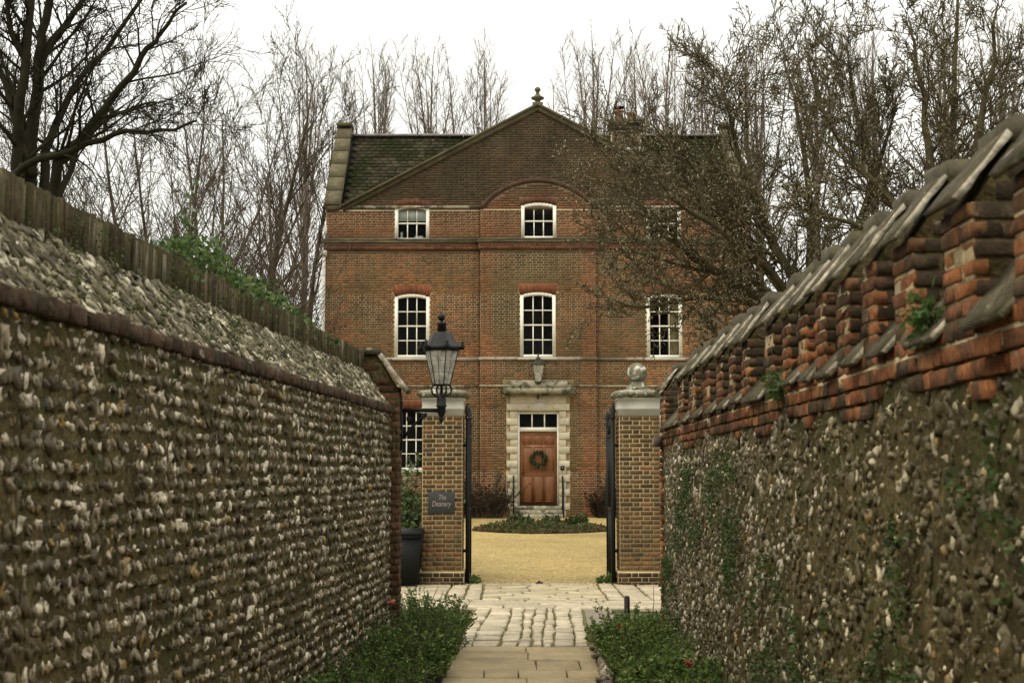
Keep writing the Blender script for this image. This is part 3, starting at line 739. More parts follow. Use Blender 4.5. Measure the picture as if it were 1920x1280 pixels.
# windows
def make_window(x0, x1, z0, z1, kind):
    bay = BX0 < (x0 + x1) / 2 < BX1
    y = HY - (BAYD if bay else 0) - 0.004
    arch = 0.09 if not kind.startswith('tall_g') else 0.05
    cx = (x0 + x1) / 2; w2 = (x1 - x0) / 2; Ra = (w2 * w2 + arch * arch) / (2 * arch)
    def top(x, inset=0): return z1 - Ra + math.sqrt(max((Ra) ** 2 - (x - cx) ** 2, 0)) - inset
    fw, fd = 0.105, 0.12
    f = MB(); f.box(x0, x0 + fw, y, y + fd, z0, top(x0 + .02) + 0.0); f.box(x1 - fw, x1, y, y + fd, z0, top(x1 - .02)); 
    f.box(x0 + fw, x1 - fw, y, y + fd, z0, z0 + 0.09)
    n = 8
    for i in range(n):
        a, b = x0 + fw + (x1 - x0 - 2 * fw) * i / n, x0 + fw + (x1 - x0 - 2 * fw) * (i + 1) / n
        f.prism([(a, top(a, .10)), (b, top(b, .10)), (b, top(b)), (a, top(a))], 'y', y, y + fd)
    win = f.build('window', M['paint'], house)
    # sill
    s = MB(); s.box(x0 - 0.06, x1 + 0.06, y - 0.07, y + 0.1, z0 - 0.075, z0 - 0.002); s.build('sill', M['stone_white'], win)
    ix0, ix1, iz0, iz1 = x0 + fw, x1 - fw, z0 + 0.09, z1 - 0.10
    rows = 2 if kind.startswith('attic') else 4
    mid = iz0 + (iz1 - iz0) * (0.5)
    b = MB(); yb = y + 0.045; bw = 0.016
    b.box(ix0, ix1, yb - .012, yb + .03, mid - 0.022, mid + 0.022)
    cols = [ix0 + (ix1 - ix0) * k / 3 for k in range(4)]
    rws = [iz0 + (iz1 - iz0) * k / rows for k in range(rows + 1)]
    for k in (1, 2):
        b.box(cols[k] - bw, cols[k] + bw, yb - .006, yb + .024, iz0, mid - .022); b.box(cols[k] - bw, cols[k] + bw, yb - .006, yb + .024, mid + .022, top(cols[k], .10))
    for k in range(1, rows):
        if abs(rws[k] - mid) < .02: continue
        for c in range(3): b.box(cols[c] + (bw if c else 0), cols[c + 1] - (bw if c < 2 else 0), yb - .004, yb + .022, rws[k] - bw, rws[k] + bw)
    b.build('glazing_bars', M['paint'], win)
    for c in range(3):
        for r in range(rows):
            g = MB(); a0, a1, q0, q1 = cols[c], cols[c + 1], rws[r], rws[r + 1]
            if r == rows - 1: pl = [(a0, q0), (a1, q0), (a1, top(a1, .10)), ((a0 + a1) / 2, top((a0 + a1) / 2, .10)), (a0, top(a0, .10))]
            else: pl = [(a0, q0), (a1, q0), (a1, q1), (a0, q1)]
            tl = R.uniform(-.004, .004)
            g.add([(p, yb + .01 + tl * (1 if p == a0 else 0), q) for p, q in pl], np.array([list(range(len(pl)))])); g.build('pane', M['pane'], win)
    # the dark room behind
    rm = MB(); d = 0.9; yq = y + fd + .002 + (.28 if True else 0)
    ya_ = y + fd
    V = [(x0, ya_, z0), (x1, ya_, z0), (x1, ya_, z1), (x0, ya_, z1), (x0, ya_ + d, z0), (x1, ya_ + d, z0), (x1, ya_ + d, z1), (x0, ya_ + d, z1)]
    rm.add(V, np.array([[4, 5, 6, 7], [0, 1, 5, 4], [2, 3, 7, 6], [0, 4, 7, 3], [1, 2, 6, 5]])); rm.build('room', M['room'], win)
    if kind == 'attic_blind':
        q = MB(); q.box(ix0, ix1, y + .10, y + .108, mid + .08, z1 - .04); q.build('blind', M['blind'], win)
        q = MB(); q.lathe([(.03, 0), (.05, .05), (.03, .12), (.045, .16), (.02, .22)], (ix0 + .09, y + .22, iz0 + .002), 10); q.box(ix0 + .5, ix0 + .75, y + .14, y + .24, iz0 + .002, iz0 + .09); q.build('ornament', M['blind'], win)
    if kind == 'tall_curtain':
        q = MB(); V = []; nn = 24
        for i in range(nn + 1):
            xx = ix1 - 0.32 + 0.36 * i / nn; yy = y + .2 + .03 * math.sin(i * 1.6)
            V += [(xx, yy, z0), (xx, yy, z1)]
        q.add(V, np.array([[2 * i, 2 * i + 2, 2 * i + 3, 2 * i + 1] for i in range(nn)])); q.build('curtain', M['curtain'], win)
    return win
for a, b, c, d, k in WINS:
    win = make_window(a, b, c, d, k)
    # gauged brick arch over the opening
    bay = BX0 < (a + b) / 2 < BX1; y = HY - (BAYD if bay else 0); h = 0.26 if k.startswith('tall') else 0.19
    arch = 0.09 if not k.startswith('tall_g') else 0.05; cx = (a + b) / 2; w2 = (b - a) / 2; Ra = (w2 * w2 + arch * arch) / (2 * arch)
    nv = 17
    for i in range(nv):
        def pos(t, up):
            x = a + (b - a) * t; zt = d - Ra + math.sqrt(max(Ra * Ra - (x - cx) ** 2, 0)) + .003
            if not up: return (x, zt)
            return (cx + (x - cx) * (1 + 0.13), (d + h - .02 * 0) if k.startswith('tall') else zt + h)
        e = .0035 / (b - a)
        p = [pos(i / nv + e, 0), pos((i + 1) / nv - e, 0), pos((i + 1) / nv - e, 1), pos(i / nv + e, 1)]
        kk = R.uniform(.8, 1.15); c_ = (0.185 * kk, 0.066 * kk, 0.033 * kk) if k.startswith('tall') else (0.12 * kk, 0.052 * kk, 0.03 * kk)
        mm = MB(); mm.prism(p, 'y', y - .012, y + .03, c_); mm.build('voussoir', M['brick'], front)

# doorcase with quoins, door, fanlight, hood
YB = HY - BAYD
ZTH = hz(947)
dx0, dx1 = hx(974), hx(1044)
quoin_l = [(hx(956), hx(973.5)), (hx(950), hx(973.5))]
dc = MB(); dc.box(DOOR_OPEN[0], dx0 - .065, YB + .02, YB + .3, GZ, hz(772)); dc.box(dx1 + .065, DOOR_OPEN[1], YB + .02, YB + .3, GZ, hz(772)); dc.box(DOOR_OPEN[0], DOOR_OPEN[1], YB + .02, YB + .3, hz(771.9), hz(742))
dcase = dc.build('door_surround', M['stone'], house)
nb = 15; ztop, zbot = hz(771), GZ
for i in range(nb):
    z0 = zbot + (ztop - zbot) * i / nb; z1 = zbot + (ztop - zbot) * (i + 1) / nb; lng = (nb - 1 - i) % 2 == 1
    for s in (-1, 1):
        inn = dx0 - 0.06 if s < 0 else dx1 + 0.06
        out = (DX0 if lng else DX0 + 0.105) if s < 0 else (DX1 if lng else DX1 - 0.105)
        mm = MB(); mm.obox((0, YB, 0), U, N_, min(inn, out), max(inn, out), z0 + .003, z1 - .003, -.019, .05 if lng else .03, ch=.006, jit=.001); mm.build('quoin', M['stone'], dcase)
for (a, b, p0, p1, pr) in ((DX0, DX1, 770, 757, .055), (DX0 + .1, DX1 - .1, 757, 742, .035)):
    mm = MB(); mm.obox((0, YB, 0), U, N_, a, b, hz(p0) + .003, hz(p1) - .002, -.019, pr, ch=.008); mm.build('lintel', M['stone'], dcase)
mm = MB(); mm.obox((0, YB, 0), U, N_, hx(999), hx(1022), hz(770.5), hz(756), .056, .085, ch=.006); mm.build('keystone', M['stone_white'], dcase)
m = MB()
m.box(hx(943), hx(1076), YB - .34, YB + .02, hz(739), hz(727)); m.box(hx(948), hx(1071), YB - .24, YB + .018, hz(742), hz(739) - .002)
m.prism([(YB - .36, hz(727) + .002), (YB + .016, hz(727) + .002), (YB + .016, hz(714)), (YB - .12, hz(714))], 'x', hx(956), hx(1063))
hoodd = m.build('door_hood', M['stone_stained'], house)
# frame + fanlight
m = MB(); yf = YB + .05
for a, b, c, d in ((dx0 - .06, dx0, ZTH, hz(772)), (dx1, dx1 + .06, ZTH, hz(772)), (dx0, dx1, hz(776), hz(772)), (dx0, dx1, hz(809), hz(801))): m.box(a, b, yf, yf + .12, c, d)
fr = m.build('door_frame', M['paint'], house)
m = MB()
for t in (1 / 3, 2 / 3): m.box(dx0 + (dx1 - dx0) * t - .02, dx0 + (dx1 - dx0) * t + .02, yf + .02, yf + .08, hz(801) + .001, hz(776) - .001)
m.build('glazing_bars', M['paint'], fr)
for t in range(3):
    a, b = dx0 + (dx1 - dx0) * t / 3, dx0 + (dx1 - dx0) * (t + 1) / 3
    mm = MB(); mm.add([(a, yf + .05, hz(801)), (b, yf + .05, hz(801)), (b, yf + .05, hz(776)), (a, yf + .05, hz(776))], np.array([[0, 1, 2, 3]])); mm.build('pane', M['pane'], fr)
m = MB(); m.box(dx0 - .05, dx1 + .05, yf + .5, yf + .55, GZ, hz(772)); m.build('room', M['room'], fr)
m = MB(); yd = yf + .04; ztop = hz(809.5); m.box(dx0 + .004, dx1 - .004, yd, yd + .05, ZTH + .01, ztop)
door = m.build('door', M['door'], house); tag(door, 'orange-brown panelled wooden door')
W_ = dx1 - dx0; H_ = ztop - ZTH
for (z0, z1) in ((.845, .955), (.47, .79), (.06, .40)):
    for c in range(3):
        a = dx0 + W_ * (.10 + .29 * c); b = a + W_ * .22
        za, zb = ZTH + H_ * z0, ZTH + H_ * z1; g = .022
        mm = MB()
        for (p, q, r_, s_) in ((a - g, a, za - g, zb + g), (b, b + g, za - g, zb + g), (a, b, za - g, za), (a, b, zb, zb + g)): mm.box(p, q, yd - .014, yd - .001, r_, s_)
        mm.build('panel_moulding', M['door'], door)
        mm = MB(); mm.obox((0, yd, 0), U, N_, a + .012, b - .012, za + .012, zb - .012, -.01, .016, ch=.014); mm.build('panel', M['door'], door)
mm = MB(); mm.lathe([(0.0, -.03), (.025, -.02), (.03, 0), (.02, .025), (0, .03)], (dx0 + .09, yd - .05, ZTH + H_ * .44), 10); mm.tube([(dx0 + .09, yd - .04, ZTH + H_ * .44), (dx0 + .09, yd, ZTH + H_ * .44)], .012, 6); mm.build('door_knob', M['iron'], door)
mm = MB(); mm.box(hx(1050), hx(1057), YB - .075, YB - .03, hz(881), hz(873)); e = mm.build('entry_phone', M['iron'], house)
mm = MB(); mm.lathe([(0, -.012), (.02, -.01), (.02, .01), (0, .012)], (hx(1053.5), YB - .08, hz(877)), 8); mm.build('button', M['lead'], e)
for i in range(3):
    z1 = ZTH - .002 - i * (ZTH - GZ) / 3; z0 = z1 - (ZTH - GZ) / 3 - .05; mm = MB()
    mm.box(hx(968) - .03 * i, hx(1050) + .03 * i, YB - .30 - .28 * i, YB - .051 - (.25 + .28 * (i - 1) if i else 0) + (0 if i else 0.03), z0, z1); mm.build('doorstep', M['stone_stained'], house)

# wreath on the door
wr = thing('door_wreath', (hx(1010), yd - .05, hz(861)), 'round green Christmas wreath hanging on the wooden front door', 'wreath')
m = MB(); ring = .19; c0 = np.array((hx(1010), yd - .06, hz(860)))
pts = [(c0[0] + ring * math.cos(a), c0[1], c0[2] + ring * math.sin(a)) for a in np.linspace(0, 2 * math.pi, 25)]
m.tube(pts, .035, 6, (.04, .03, .015)); m.build('ring', M['bark'], wr)

def leaves(n, pos, dirs, size, cols, wide=0.45, fold=0.15, jitter=0.6, rng=NR):
    """n leaf-shaped quads"""
    d = dirs + rng.normal(0, jitter, (n, 3)); d /= np.linalg.norm(d, axis=1, keepdims=True) + 1e-9
    r = rng.normal(0, 1, (n, 3)); s = np.cross(d, r); s /= np.linalg.norm(s, axis=1, keepdims=True) + 1e-9
    k = np.cross(s, d); sz_ = size[:, None]
    b = pos; t = pos + d * sz_; mid = pos + d * sz_ * 0.5
    l = mid + s * sz_ * wide * .5 + k * sz_ * fold; q = mid - s * sz_ * wide * .5 + k * sz_ * fold
    V = np.stack([b, l, t, q], axis=1).reshape(-1, 3)
    F_ = np.arange(n * 4).reshape(n, 4)
    return V, F_, cols
a = NR.uniform(0, 2 * math.pi, 520); rad = ring + NR.normal(0, .03, 520)
pos = np.stack([c0[0] + rad * np.cos(a), c0[1] - np.abs(NR.normal(0, .03, 520)), c0[2] + rad * np.sin(a)], 1)
dr = np.stack([np.cos(a + 1), -np.ones(520) * .5, np.sin(a + 1)], 1)
cc = np.array([(.05, .075, .025)]) * NR.uniform(.5, 1.6, (520, 1)); cc[NR.random(520) < .12] = (.25, .24, .17); cc[NR.random(520) < .06] = (.22, .04, .02)
V, F_, c_ = leaves(520, pos, dr, NR.uniform(.05, .09, 520), cc); MB().add(V, F_, c_).build('foliage', M['leaf'], wr)

# lantern over the door
lz = hz(721); lcx, ly = hx(1008.5), YB - .30
lt = thing('door_lantern', (lcx, ly, lz), 'small dark glazed lantern standing above the front door hood', 'lantern')
def lantern(parent, c, s, metal, glass, sides=4, rot=math.pi / 4, lift=0.0):
    """tapered glazed lantern body: c = bottom centre of the glass, s = height of the glass"""
    rb, rt = .26 * s, .50 * s; x, y, z = c
    f = MB()
    for i in range(sides):
        a = rot + 2 * math.pi * i / sides; ca, sa = math.cos(a), math.sin(a)
        f.tube([(x + rb * ca, y + rb * sa, z), (x + rt * ca, y + rt * sa, z + s)], .016 * s, 5)
    f.lathe([(rb * 1.08, -.05 * s), (rb * 1.12, 0), (rb * .95, .0), (rb * .2, -.02 * s)], c, sides, rot=rot)
    f.build('lantern_frame', metal, parent)
    for i in range(sides):
        a = rot + 2 * math.pi * i / sides; b = rot + 2 * math.pi * (i + 1) / sides
        g = MB(); g.add([(x + rb * math.cos(a), y + rb * math.sin(a), z), (x + rb * math.cos(b), y + rb * math.sin(b), z), (x + rt * math.cos(b), y + rt * math.sin(b), z + s), (x + rt * math.cos(a), y + rt * math.sin(a), z + s)], np.array([[0, 1, 2, 3]]))
        g.build('glass_pane', glass, parent)
    return rb, rt
rb, rt = lantern(lt, (lcx, ly, lz + .06), .50, M['verdigris'], M['lamp_glass'])
m = MB(); m.lathe([(rt * 1.15, 0), (rt * 1.1, .04), (rt * .6, .12), (rt * .35, .16), (rt * .45, .19), (rt * .2, .24), (.03, .28), (.045, .31), (.015, .35), (0, .37)], (lcx, ly, lz + .561), 4, rot=math.pi / 4); m.build('lantern_roof', M['verdigris'], lt)
m = MB(); m.tube([(lcx, ly, lz + .02), (lcx, ly, hz(742)), (lcx, YB, hz(748))], .03, 6); m.build('lantern_bracket', M['verdigris'], lt)
m = MB(); m.lathe([(.03, .05), (.045, .12), (.03, .22), (.01, .26)], (lcx, ly, lz + .07), 8); m.build('lamp_bulb', M['blind'], lt)

# handrails beside the steps
for px, lab in ((963, 'thin black iron handrail at the left side of the doorsteps'), (1053.5, 'thin black iron handrail at the right side of the doorsteps')):
    xx = hx(px); t = thing('handrail', (xx, YB - .5, GZ), lab, 'handrail', 'handrails at the front door')
    for k, yy in enumerate((YB - .10, YB - .85)):
        m = MB(); zt = ZTH + .85 - .38 * k; m.tube([(xx, yy, GZ), (xx, yy, zt)], .022, 6); m.build('post', M['iron'], t)
    m = MB(); m.tube([(xx, YB - .02, ZTH + .88), (xx, YB - .3, ZTH + .78), (xx, YB - .85, ZTH + .47), (xx, YB - .95, ZTH + .38)], .025, 6); m.build('rail', M['iron'], t)
    m = MB(); m.tube([(xx, YB - .1, ZTH + .4), (xx, YB - .85, ZTH + .05)], .014, 5); m.build('lower_rail', M['iron'], t)

# ------------------------------------------------------------------ gate piers
PY = 23.75
def pier(px0, px1, label, cable):
    x0, x1 = PX(px0, PY, 950), PX(px1, PY, 950); cx = (x0 + x1) / 2; W = x1 - x0; cyy = PY + W / 2
    zb, zt = 0.26, PZ(779, PY)
    t = thing('gate_pier', (cx, cyy, 0), label, 'gate pier', 'gate piers')
    m = MB(); m.box(x0 + .008, x1 - .008, PY + .008, PY + W - .008, -.05, zt); m.build('core', M['mortar'], t)
    lst = []; faces = [((x0 + .008, PY + .008, 0), (1, 0, 0), (0, -1, 0), 3), ((x1 - .008, PY + .008, 0), (0, 1, 0), (1, 0, 0), 2 if px0 < 960 else 0), ((x0 + .008, PY + W - .008, 0), (0, -1, 0), (-1, 0, 0), 2 if px0 > 960 else 0), ((x1 - .008, PY + W - .008, 0), (-1, 0, 0), (0, 1, 0), 0)]
    nco = round((zt - zb) / .0755); cs = (zt - zb) / nco
    for fi, (o, u, n, wt) in enumerate(faces):
        for a, b, za, zz, hd in flemish(0, W - .016, zb, zt + .001, course=cs, phase=fi):
            k = R.uniform(.72, 1.2); v = R.random()
            c = np.array((.125, .076, .034)) if v < .6 else (np.array((.09, .062, .034)) if v < .87 else np.array((.165, .084, .036)))
            mm = MB(); mm.obox(o, u, n, a + (.002), b - .002, za + .001, zz - .001, -.01, .008 + R.uniform(-.002, .002), c * k); lst.append((wt, mm))
    # plinth of the pier
    pl = MB(); pl.box(x0 - .03, x1 + .03, PY - .03, PY + W + .03, -.05, .245); plo = pl.build('plinth', M['mortar'], t)
    pieces('brick', t, M['brick_pier'], lst, 300, 'brickwork')
    for o, u, n, ww in (((x0 - .03, PY - .03, 0), (1, 0, 0), (0, -1, 0), W + .06), ((x1 + .03, PY - .03, 0), (0, 1, 0), (1, 0, 0), W + .06), ((x0 - .03, PY + W + .03, 0), (0, -1, 0), (-1, 0, 0), W + .06)):
        for a, b, za, zz, hd in flemish(0, ww, 0.005, .24):
            k = R.uniform(.6, 1.1); mm = MB(); mm.obox(o, u, n, a, b, za, zz, -.01, .008, np.array((.07, .042, .024)) * k); mm.build('brick', M['brick_near'], plo)
    # stone frieze and cap
    z2 = PZ(746, PY); m = MB(); hw = W / 2
    m.lathe([(1.01 * hw * 1.414, zt + .002), (1.01 * hw * 1.414, zt + .10), (1.035 * hw * 1.414, zt + .11), (1.035 * hw * 1.414, zt + .13), (1.0 * hw * 1.414, zt + .15), (1.02 * hw * 1.414, z2 - .02), (1.08 * hw * 1.414, z2)], (cx, cyy, 0), 4, rot=math.pi / 4); m.build('frieze', M['stone_white'], t)
    z3 = PZ(734, PY); m = MB()
    m.lathe([(1.08 * hw * 1.414, z2 + .002), (1.22 * hw * 1.414, z2 + .03), (1.27 * hw * 1.414, z2 + .06), (1.27 * hw * 1.414, z3 - .015), (1.22 * hw * 1.414, z3), (.45 * hw * 1.414, z3 + .06), (.4 * hw * 1.414, z3 + .06)], (cx, cyy, 0), 4, rot=math.pi / 4); m.build('cap', M['stone_lichen'], t)
    zq = z3 + .058; m = MB(); br = .175
    m.lathe([(.205, 0), (.195, .03), (.16, .06), (.135, .09), (.13, .115), (.14, .125)], (cx, cyy, zq), 20)
    bc = zq + .125 + br * .86
    m.lathe([(max(br * math.cos(p), .001), br * math.sin(p)) for p in np.linspace(-math.pi / 2 + .35, math.pi / 2, 12)], (cx, cyy, bc), 22); m.build('ball_finial', M['stone_lichen'], t, smooth=True)
    if cable:
        m = MB(); m.tube([(x1 + .03, PY - .01, 1.9), (x1 + .025, PY - .015, 2.4), (x1 + .03, PY - .01, zt + .1)], .012, 5); m.build('cable', M['paint'], t)
    return x0, x1
PL = pier(790.5, 867.5, 'brick gate pier on the left carrying the slate name plaque', False)
PR = pier(1161, 1239, 'brick gate pier on the right with lichen-covered ball finial in full view', True)

# name plaque
sx0, sx1 = PX(803, PY - .03, 940), PX(852.5, PY - .03, 940); sz0, sz1 = PZ(962, PY - .03), PZ(921.5, PY - .03)
sg = thing('name_plaque', ((sx0 + sx1) / 2, PY - .02, sz0), 'dark slate plaque reading The Deanery on the left gate pier', 'plaque')
m = MB(); m.obox((0, PY, 0), U, N_, sx0, sx1, sz0, sz1, .012, .035, ch=.003); m.build('board', M['sign'], sg)
def text(s, size, cx, z, y, parent, mat):
    cu = bpy.data.curves.new('txt', 'FONT'); cu.body = s; cu.size = size; cu.align_x = 'CENTER'; cu.extrude = .001; cu.shear = .22; cu.space_character = .95
    o = bpy.data.objects.new('txt', cu); COL.objects.link(o); dg = bpy.context.evaluated_depsgraph_get()
    me = bpy.data.meshes.new_from_object(o.evaluated_get(dg)); bpy.data.objects.remove(o)
    me.materials.clear(); me.materials.append(mat)
    ob = bpy.data.objects.new('lettering', me); COL.objects.link(ob); place(ob, (cx, y, z), parent); ob.rotation_euler = (math.pi / 2, 0, 0); ob.scale = (.82, 1.12, 1)
text('The', .105, (sx0 + sx1) / 2 + .01, sz0 + .225, PY - .0365, sg, M['letter']); text('Deanery', .115, (sx0 + sx1) / 2 - .005, sz0 + .115, PY - .0365, sg, M['letter'])

# iron gates, standing open towards the house
def gate(x, y0, label, sgn):
    t = thing('iron_gate', (x, y0, 0), label, 'gate', 'open iron gates'); Wg = 1.3; H = PZ(782, 24) - .05
    def bar(name, yy, z0, z1, r, mat=M['iron']):
        m = MB(); m.box(x - r, x + r, yy - r, yy + r, z0, z1); return m.build(name, mat, t)
    bar('stile', y0, .06, H + .0, .033); bar('stile', y0 + Wg, .06, H - .1, .03)
    m = MB(); m.lathe([(.03, 0), (.05, .05), (.035, .1), (.06, .16), (.02, .27), (0, .32)], (x, y0, H + .001), 8); m.build('spear_finial', M['iron_flaked'], t)
    m = MB(); m.lathe([(.02, 0), (.045, .05), (.02, .12), (.05, .18), (.015, .3), (0, .34)], (x, y0 + Wg, H - .099), 8); m.build('spear_finial', M['iron_flaked'], t)
    for z in (.12, 1.25, 2.5):
        m = MB(); m.box(x - .014, x + .014, y0 + .043, y0 + Wg - .031, z - .025, z + .025); m.build('rail', M['iron'], t)
    for i in range(1, 11):
        yy = y0 + Wg * i / 11; zt = H - .12 + .18 * math.sin(math.pi * i / 11)
        m = MB(); m.box(x - .009, x + .009, yy - .009, yy + .009, .146, 1.224); m.box(x - .009, x + .009, yy - .009, yy + .009, 1.276, 2.474); m.box(x - .009, x + .009, yy - .009, yy + .009, 2.526, zt)
        m.lathe([(.01, 0), (.028, .04), (0, .13)], (x, yy, zt), 6); m.build('bar', M['iron'], t)
    m = MB(); m.box(x - .03 * sgn - .05, x - .03 * sgn + .05, y0 - .03, y0 + .03, .55, .6); m.box(x - .03 * sgn - .05, x - .03 * sgn + .05, y0 - .03, y0 + .03, 2.3, 2.35); m.build('hinge', M['iron'], t)
gate(PL[1] + .075, 23.95, 'black iron gate leaf standing open beside the plaque pier', 1)
gate(PR[0] - .085, 23.95, 'black iron gate leaf standing open beside the right-hand pier', -1)
m = MB(); xx, yy = PX(1011, GATE - .15, 1095), GATE - .12; m.box(xx - .06, xx + .06, yy - .05, yy + .05, .0, .055); m.box(xx - .02, xx + .02, yy - .02, yy + .02, .056, .075)
tag(m.build('gate_stop', M['iron']), 'small black iron stop set in the paving of the gateway', 'gate stop')

# ------------------------------------------------------------------ flint garden walls
def rock_templates(n, seed, low=False):
    """angular knapped stones: a sphere cut by planes"""
    rg = np.random.default_rng(seed); t = (1 + 5 ** .5) / 2
    v = np.array([(-1, t, 0), (1, t, 0), (-1, -t, 0), (1, -t, 0), (0, -1, t), (0, 1, t), (0, -1, -t), (0, 1, -t), (t, 0, -1), (t, 0, 1), (-t, 0, -1), (-t, 0, 1)], float)
    f = np.array([(0, 11, 5), (0, 5, 1), (0, 1, 7), (0, 7, 10), (0, 10, 11), (1, 5, 9), (5, 11, 4), (11, 10, 2), (10, 7, 6), (7, 1, 8), (3, 9, 4), (3, 4, 2), (3, 2, 6), (3, 6, 8), (3, 8, 9), (4, 9, 5), (2, 4, 11), (6, 2, 10), (8, 6, 7), (9, 8, 1)])
    v /= np.linalg.norm(v[0]); V = list(map(tuple, v)); cache = {}; nf = []
    def mid(a, b):
        k = (min(a, b), max(a, b))
        if k not in cache:
            p = (np.array(V[a]) + np.array(V[b])); p /= np.linalg.norm(p); cache[k] = len(V); V.append(tuple(p))
        return cache[k]
    for a, b, c in f:
        ab, bc, ca = mid(a, b), mid(b, c), mid(c, a); nf += [(a, ab, ca), (b, bc, ab), (c, ca, bc), (ab, bc, ca)]
    S, Ff = np.array(V), np.array(nf); out = []
    if low: S, Ff = v, f
    for i in range(n):
        w_ = S * (1 + rg.normal(0, .27, (len(S), 1))) + rg.normal(0, .10, S.shape)
        for _ in range(rg.integers(4, 8)):
            nn = rg.normal(0, 1, 3); nn /= np.linalg.norm(nn); dd = rg.uniform(.28, .72)
            ex = np.maximum(w_ @ nn - dd, 0); w_ = w_ - ex[:, None] * nn * .95
        out.append(w_ * 1.18 / np.abs(w_).max())
    return out, Ff
ROCKS, RF = rock_templates(14, 3); CHIPS, CF = rock_templates(14, 5, True)

def flint_colour(pal):
    r = R.random(); acc = 0
    for wgt, c in pal:
        acc += wgt
        if r < acc: return np.array(c) * R.uniform(.7, 1.3)
    return np.array(pal[-1][1])
def flint_pieces(items, parent, mat, name='flint', nmax=300):
    """items: (pos, M3, col, weight, template)"""
    items.sort(key=lambda i: -i[3])
    for p, A, c, wt, k in items[:nmax]:
        m = MB(); m.add((ROCKS[k] @ A.T) + p, RF, c); m.build(name, mat, parent)
    j = MB()
    for k in range(len(ROCKS)):
        sub = [i for i in items[nmax:] if i[4] == k]
        for TV, TF, ss in ((ROCKS[k], RF, sub[:len(sub) // 5]), (CHIPS[k], CF, sub[len(sub) // 5:])):
            if ss: j.inst(TV, TF, np.array([i[1] for i in ss]), np.array([i[0] for i in ss]), np.array([i[2] for i in ss]))
    if j.n: tag(j.build(name + '_work', mat, parent), kind='stuff')

def rough_face(mb, xf, y0, y1, z0, z1, ny_, nz_, amp, sgn, col=(.06, .05, .03)):
    """uneven mortar skin of a wall face"""
    V = []; 
    for i in range(ny_ + 1):
        y = y0 + (y1 - y0) * i / ny_
        for j in range(nz_ + 1):
            z = z0 + (z1 - z0) * j / nz_
            V.append((xf(y) + sgn * amp * (n3(y * 7, z * 7) + .6 * n3(y * 19, z * 19, 3)), y, z))
    k = nz_ + 1
    fs = np.array([[i * k + j, i * k + j + 1, (i + 1) * k + j + 1, (i + 1) * k + j] for i in range(ny_) for j in range(nz_)])
    mb.add(V, fs if sgn > 0 else fs[:, ::-1], col)

# ---- left wall
LW0 = 1.2
lw = thing('flint_wall', (lwx(8) - .3, 8, 0), 'coursed flint garden wall on the left with sloping shoulder and upright brick coping', 'garden wall')
ZB0, ZB1, ZS, ZT = 2.475, 2.56, 2.93, 3.135
def ld(y, d): return lwx(y) - d                     # d metres behind the lane face
m = MB()
rough_face(m, lambda y: ld(y, .012), LW0, LEND - .36, -.05, ZB0 + .01, 260, 50, .014, 1)
V = []
for y in (LW0, LEND - .36):
    for d, z in ((.06, -.05), (.06, ZB1 - .01), (.32, ZS - .02), (.32, ZS + .1), (.58, ZS + .1), (.58, -.05)): V.append((ld(y, d), y, z))
m.add(V, [np.array([[i, (i + 1) % 6, 6 + (i + 1) % 6, 6 + i] for i in range(6)]), np.array([[5, 4, 3, 2, 1, 0]]), np.array([[6, 7, 8, 9, 10, 11]])])
m.build('mortar_core', M['mortar_wall'], lw)
PAL_L = [(.36, (.075, .057, .028)), (.18, (.14, .108, .06)), (.18, (.28, .225, .14)), (.24, (.55, .475, .345)), (.04, (.26, .17, .05))]
items = []; rowh = .084; ang = math.atan(.0664)
Rz = np.array([[math.cos(-ang), -math.sin(-ang), 0], [math.sin(-ang), math.cos(-ang), 0], [0, 0, 1]])
z = .02; r = 0
while z < ZB0 - .03:
    hrow = min(rowh * R.uniform(.9, 1.1), ZB0 - z)
    y = LW0 + R.uniform(0, .05)
    while y < LEND - .40:
        wy = R.uniform(.016, .042); big = R.random()
        if big < .12: wy = R.uniform(.045, .085)
        hh = hrow * R.uniform(.48, .90) * (1 if big > .06 else 1.25)
        zz = z + hrow / 2 + R.uniform(-.011, .011) + .022 * n3(y * 1.1, z * 1.5, 5) + .010 * n3(y * 4, z * 4, 6); yc = y + wy / 2; sc2 = 1 + .35 * n3(y * 2.3, z * 2.9, 15); wy *= sc2; hh *= sc2
        k = R.randrange(len(ROCKS)); tl = R.uniform(-.45, .45)
        A = np.diag([R.uniform(.014, .034), wy * R.uniform(.62, .9), hh * R.uniform(.5, .68)]); ca, sa = math.cos(tl), math.sin(tl)
        A = Rz @ np.array([[1, 0, 0], [0, ca, -sa], [0, sa, ca]]) @ A
        c = flint_colour(PAL_L)
        if (n3(y * 1.7, z * 2.6, 18) < .46 or R.random() < .45) and R.random() > .02: items.append((np.array((ld(yc, R.uniform(.012, .024)), yc, zz)), A, c, wy * hh / yc ** 2 * (1 if yc > 4.9 else .01), k))
        y += wy + R.uniform(-.002, .008)
    z += hrow; r += 1
flint_pieces(items, lw, M['flint'])
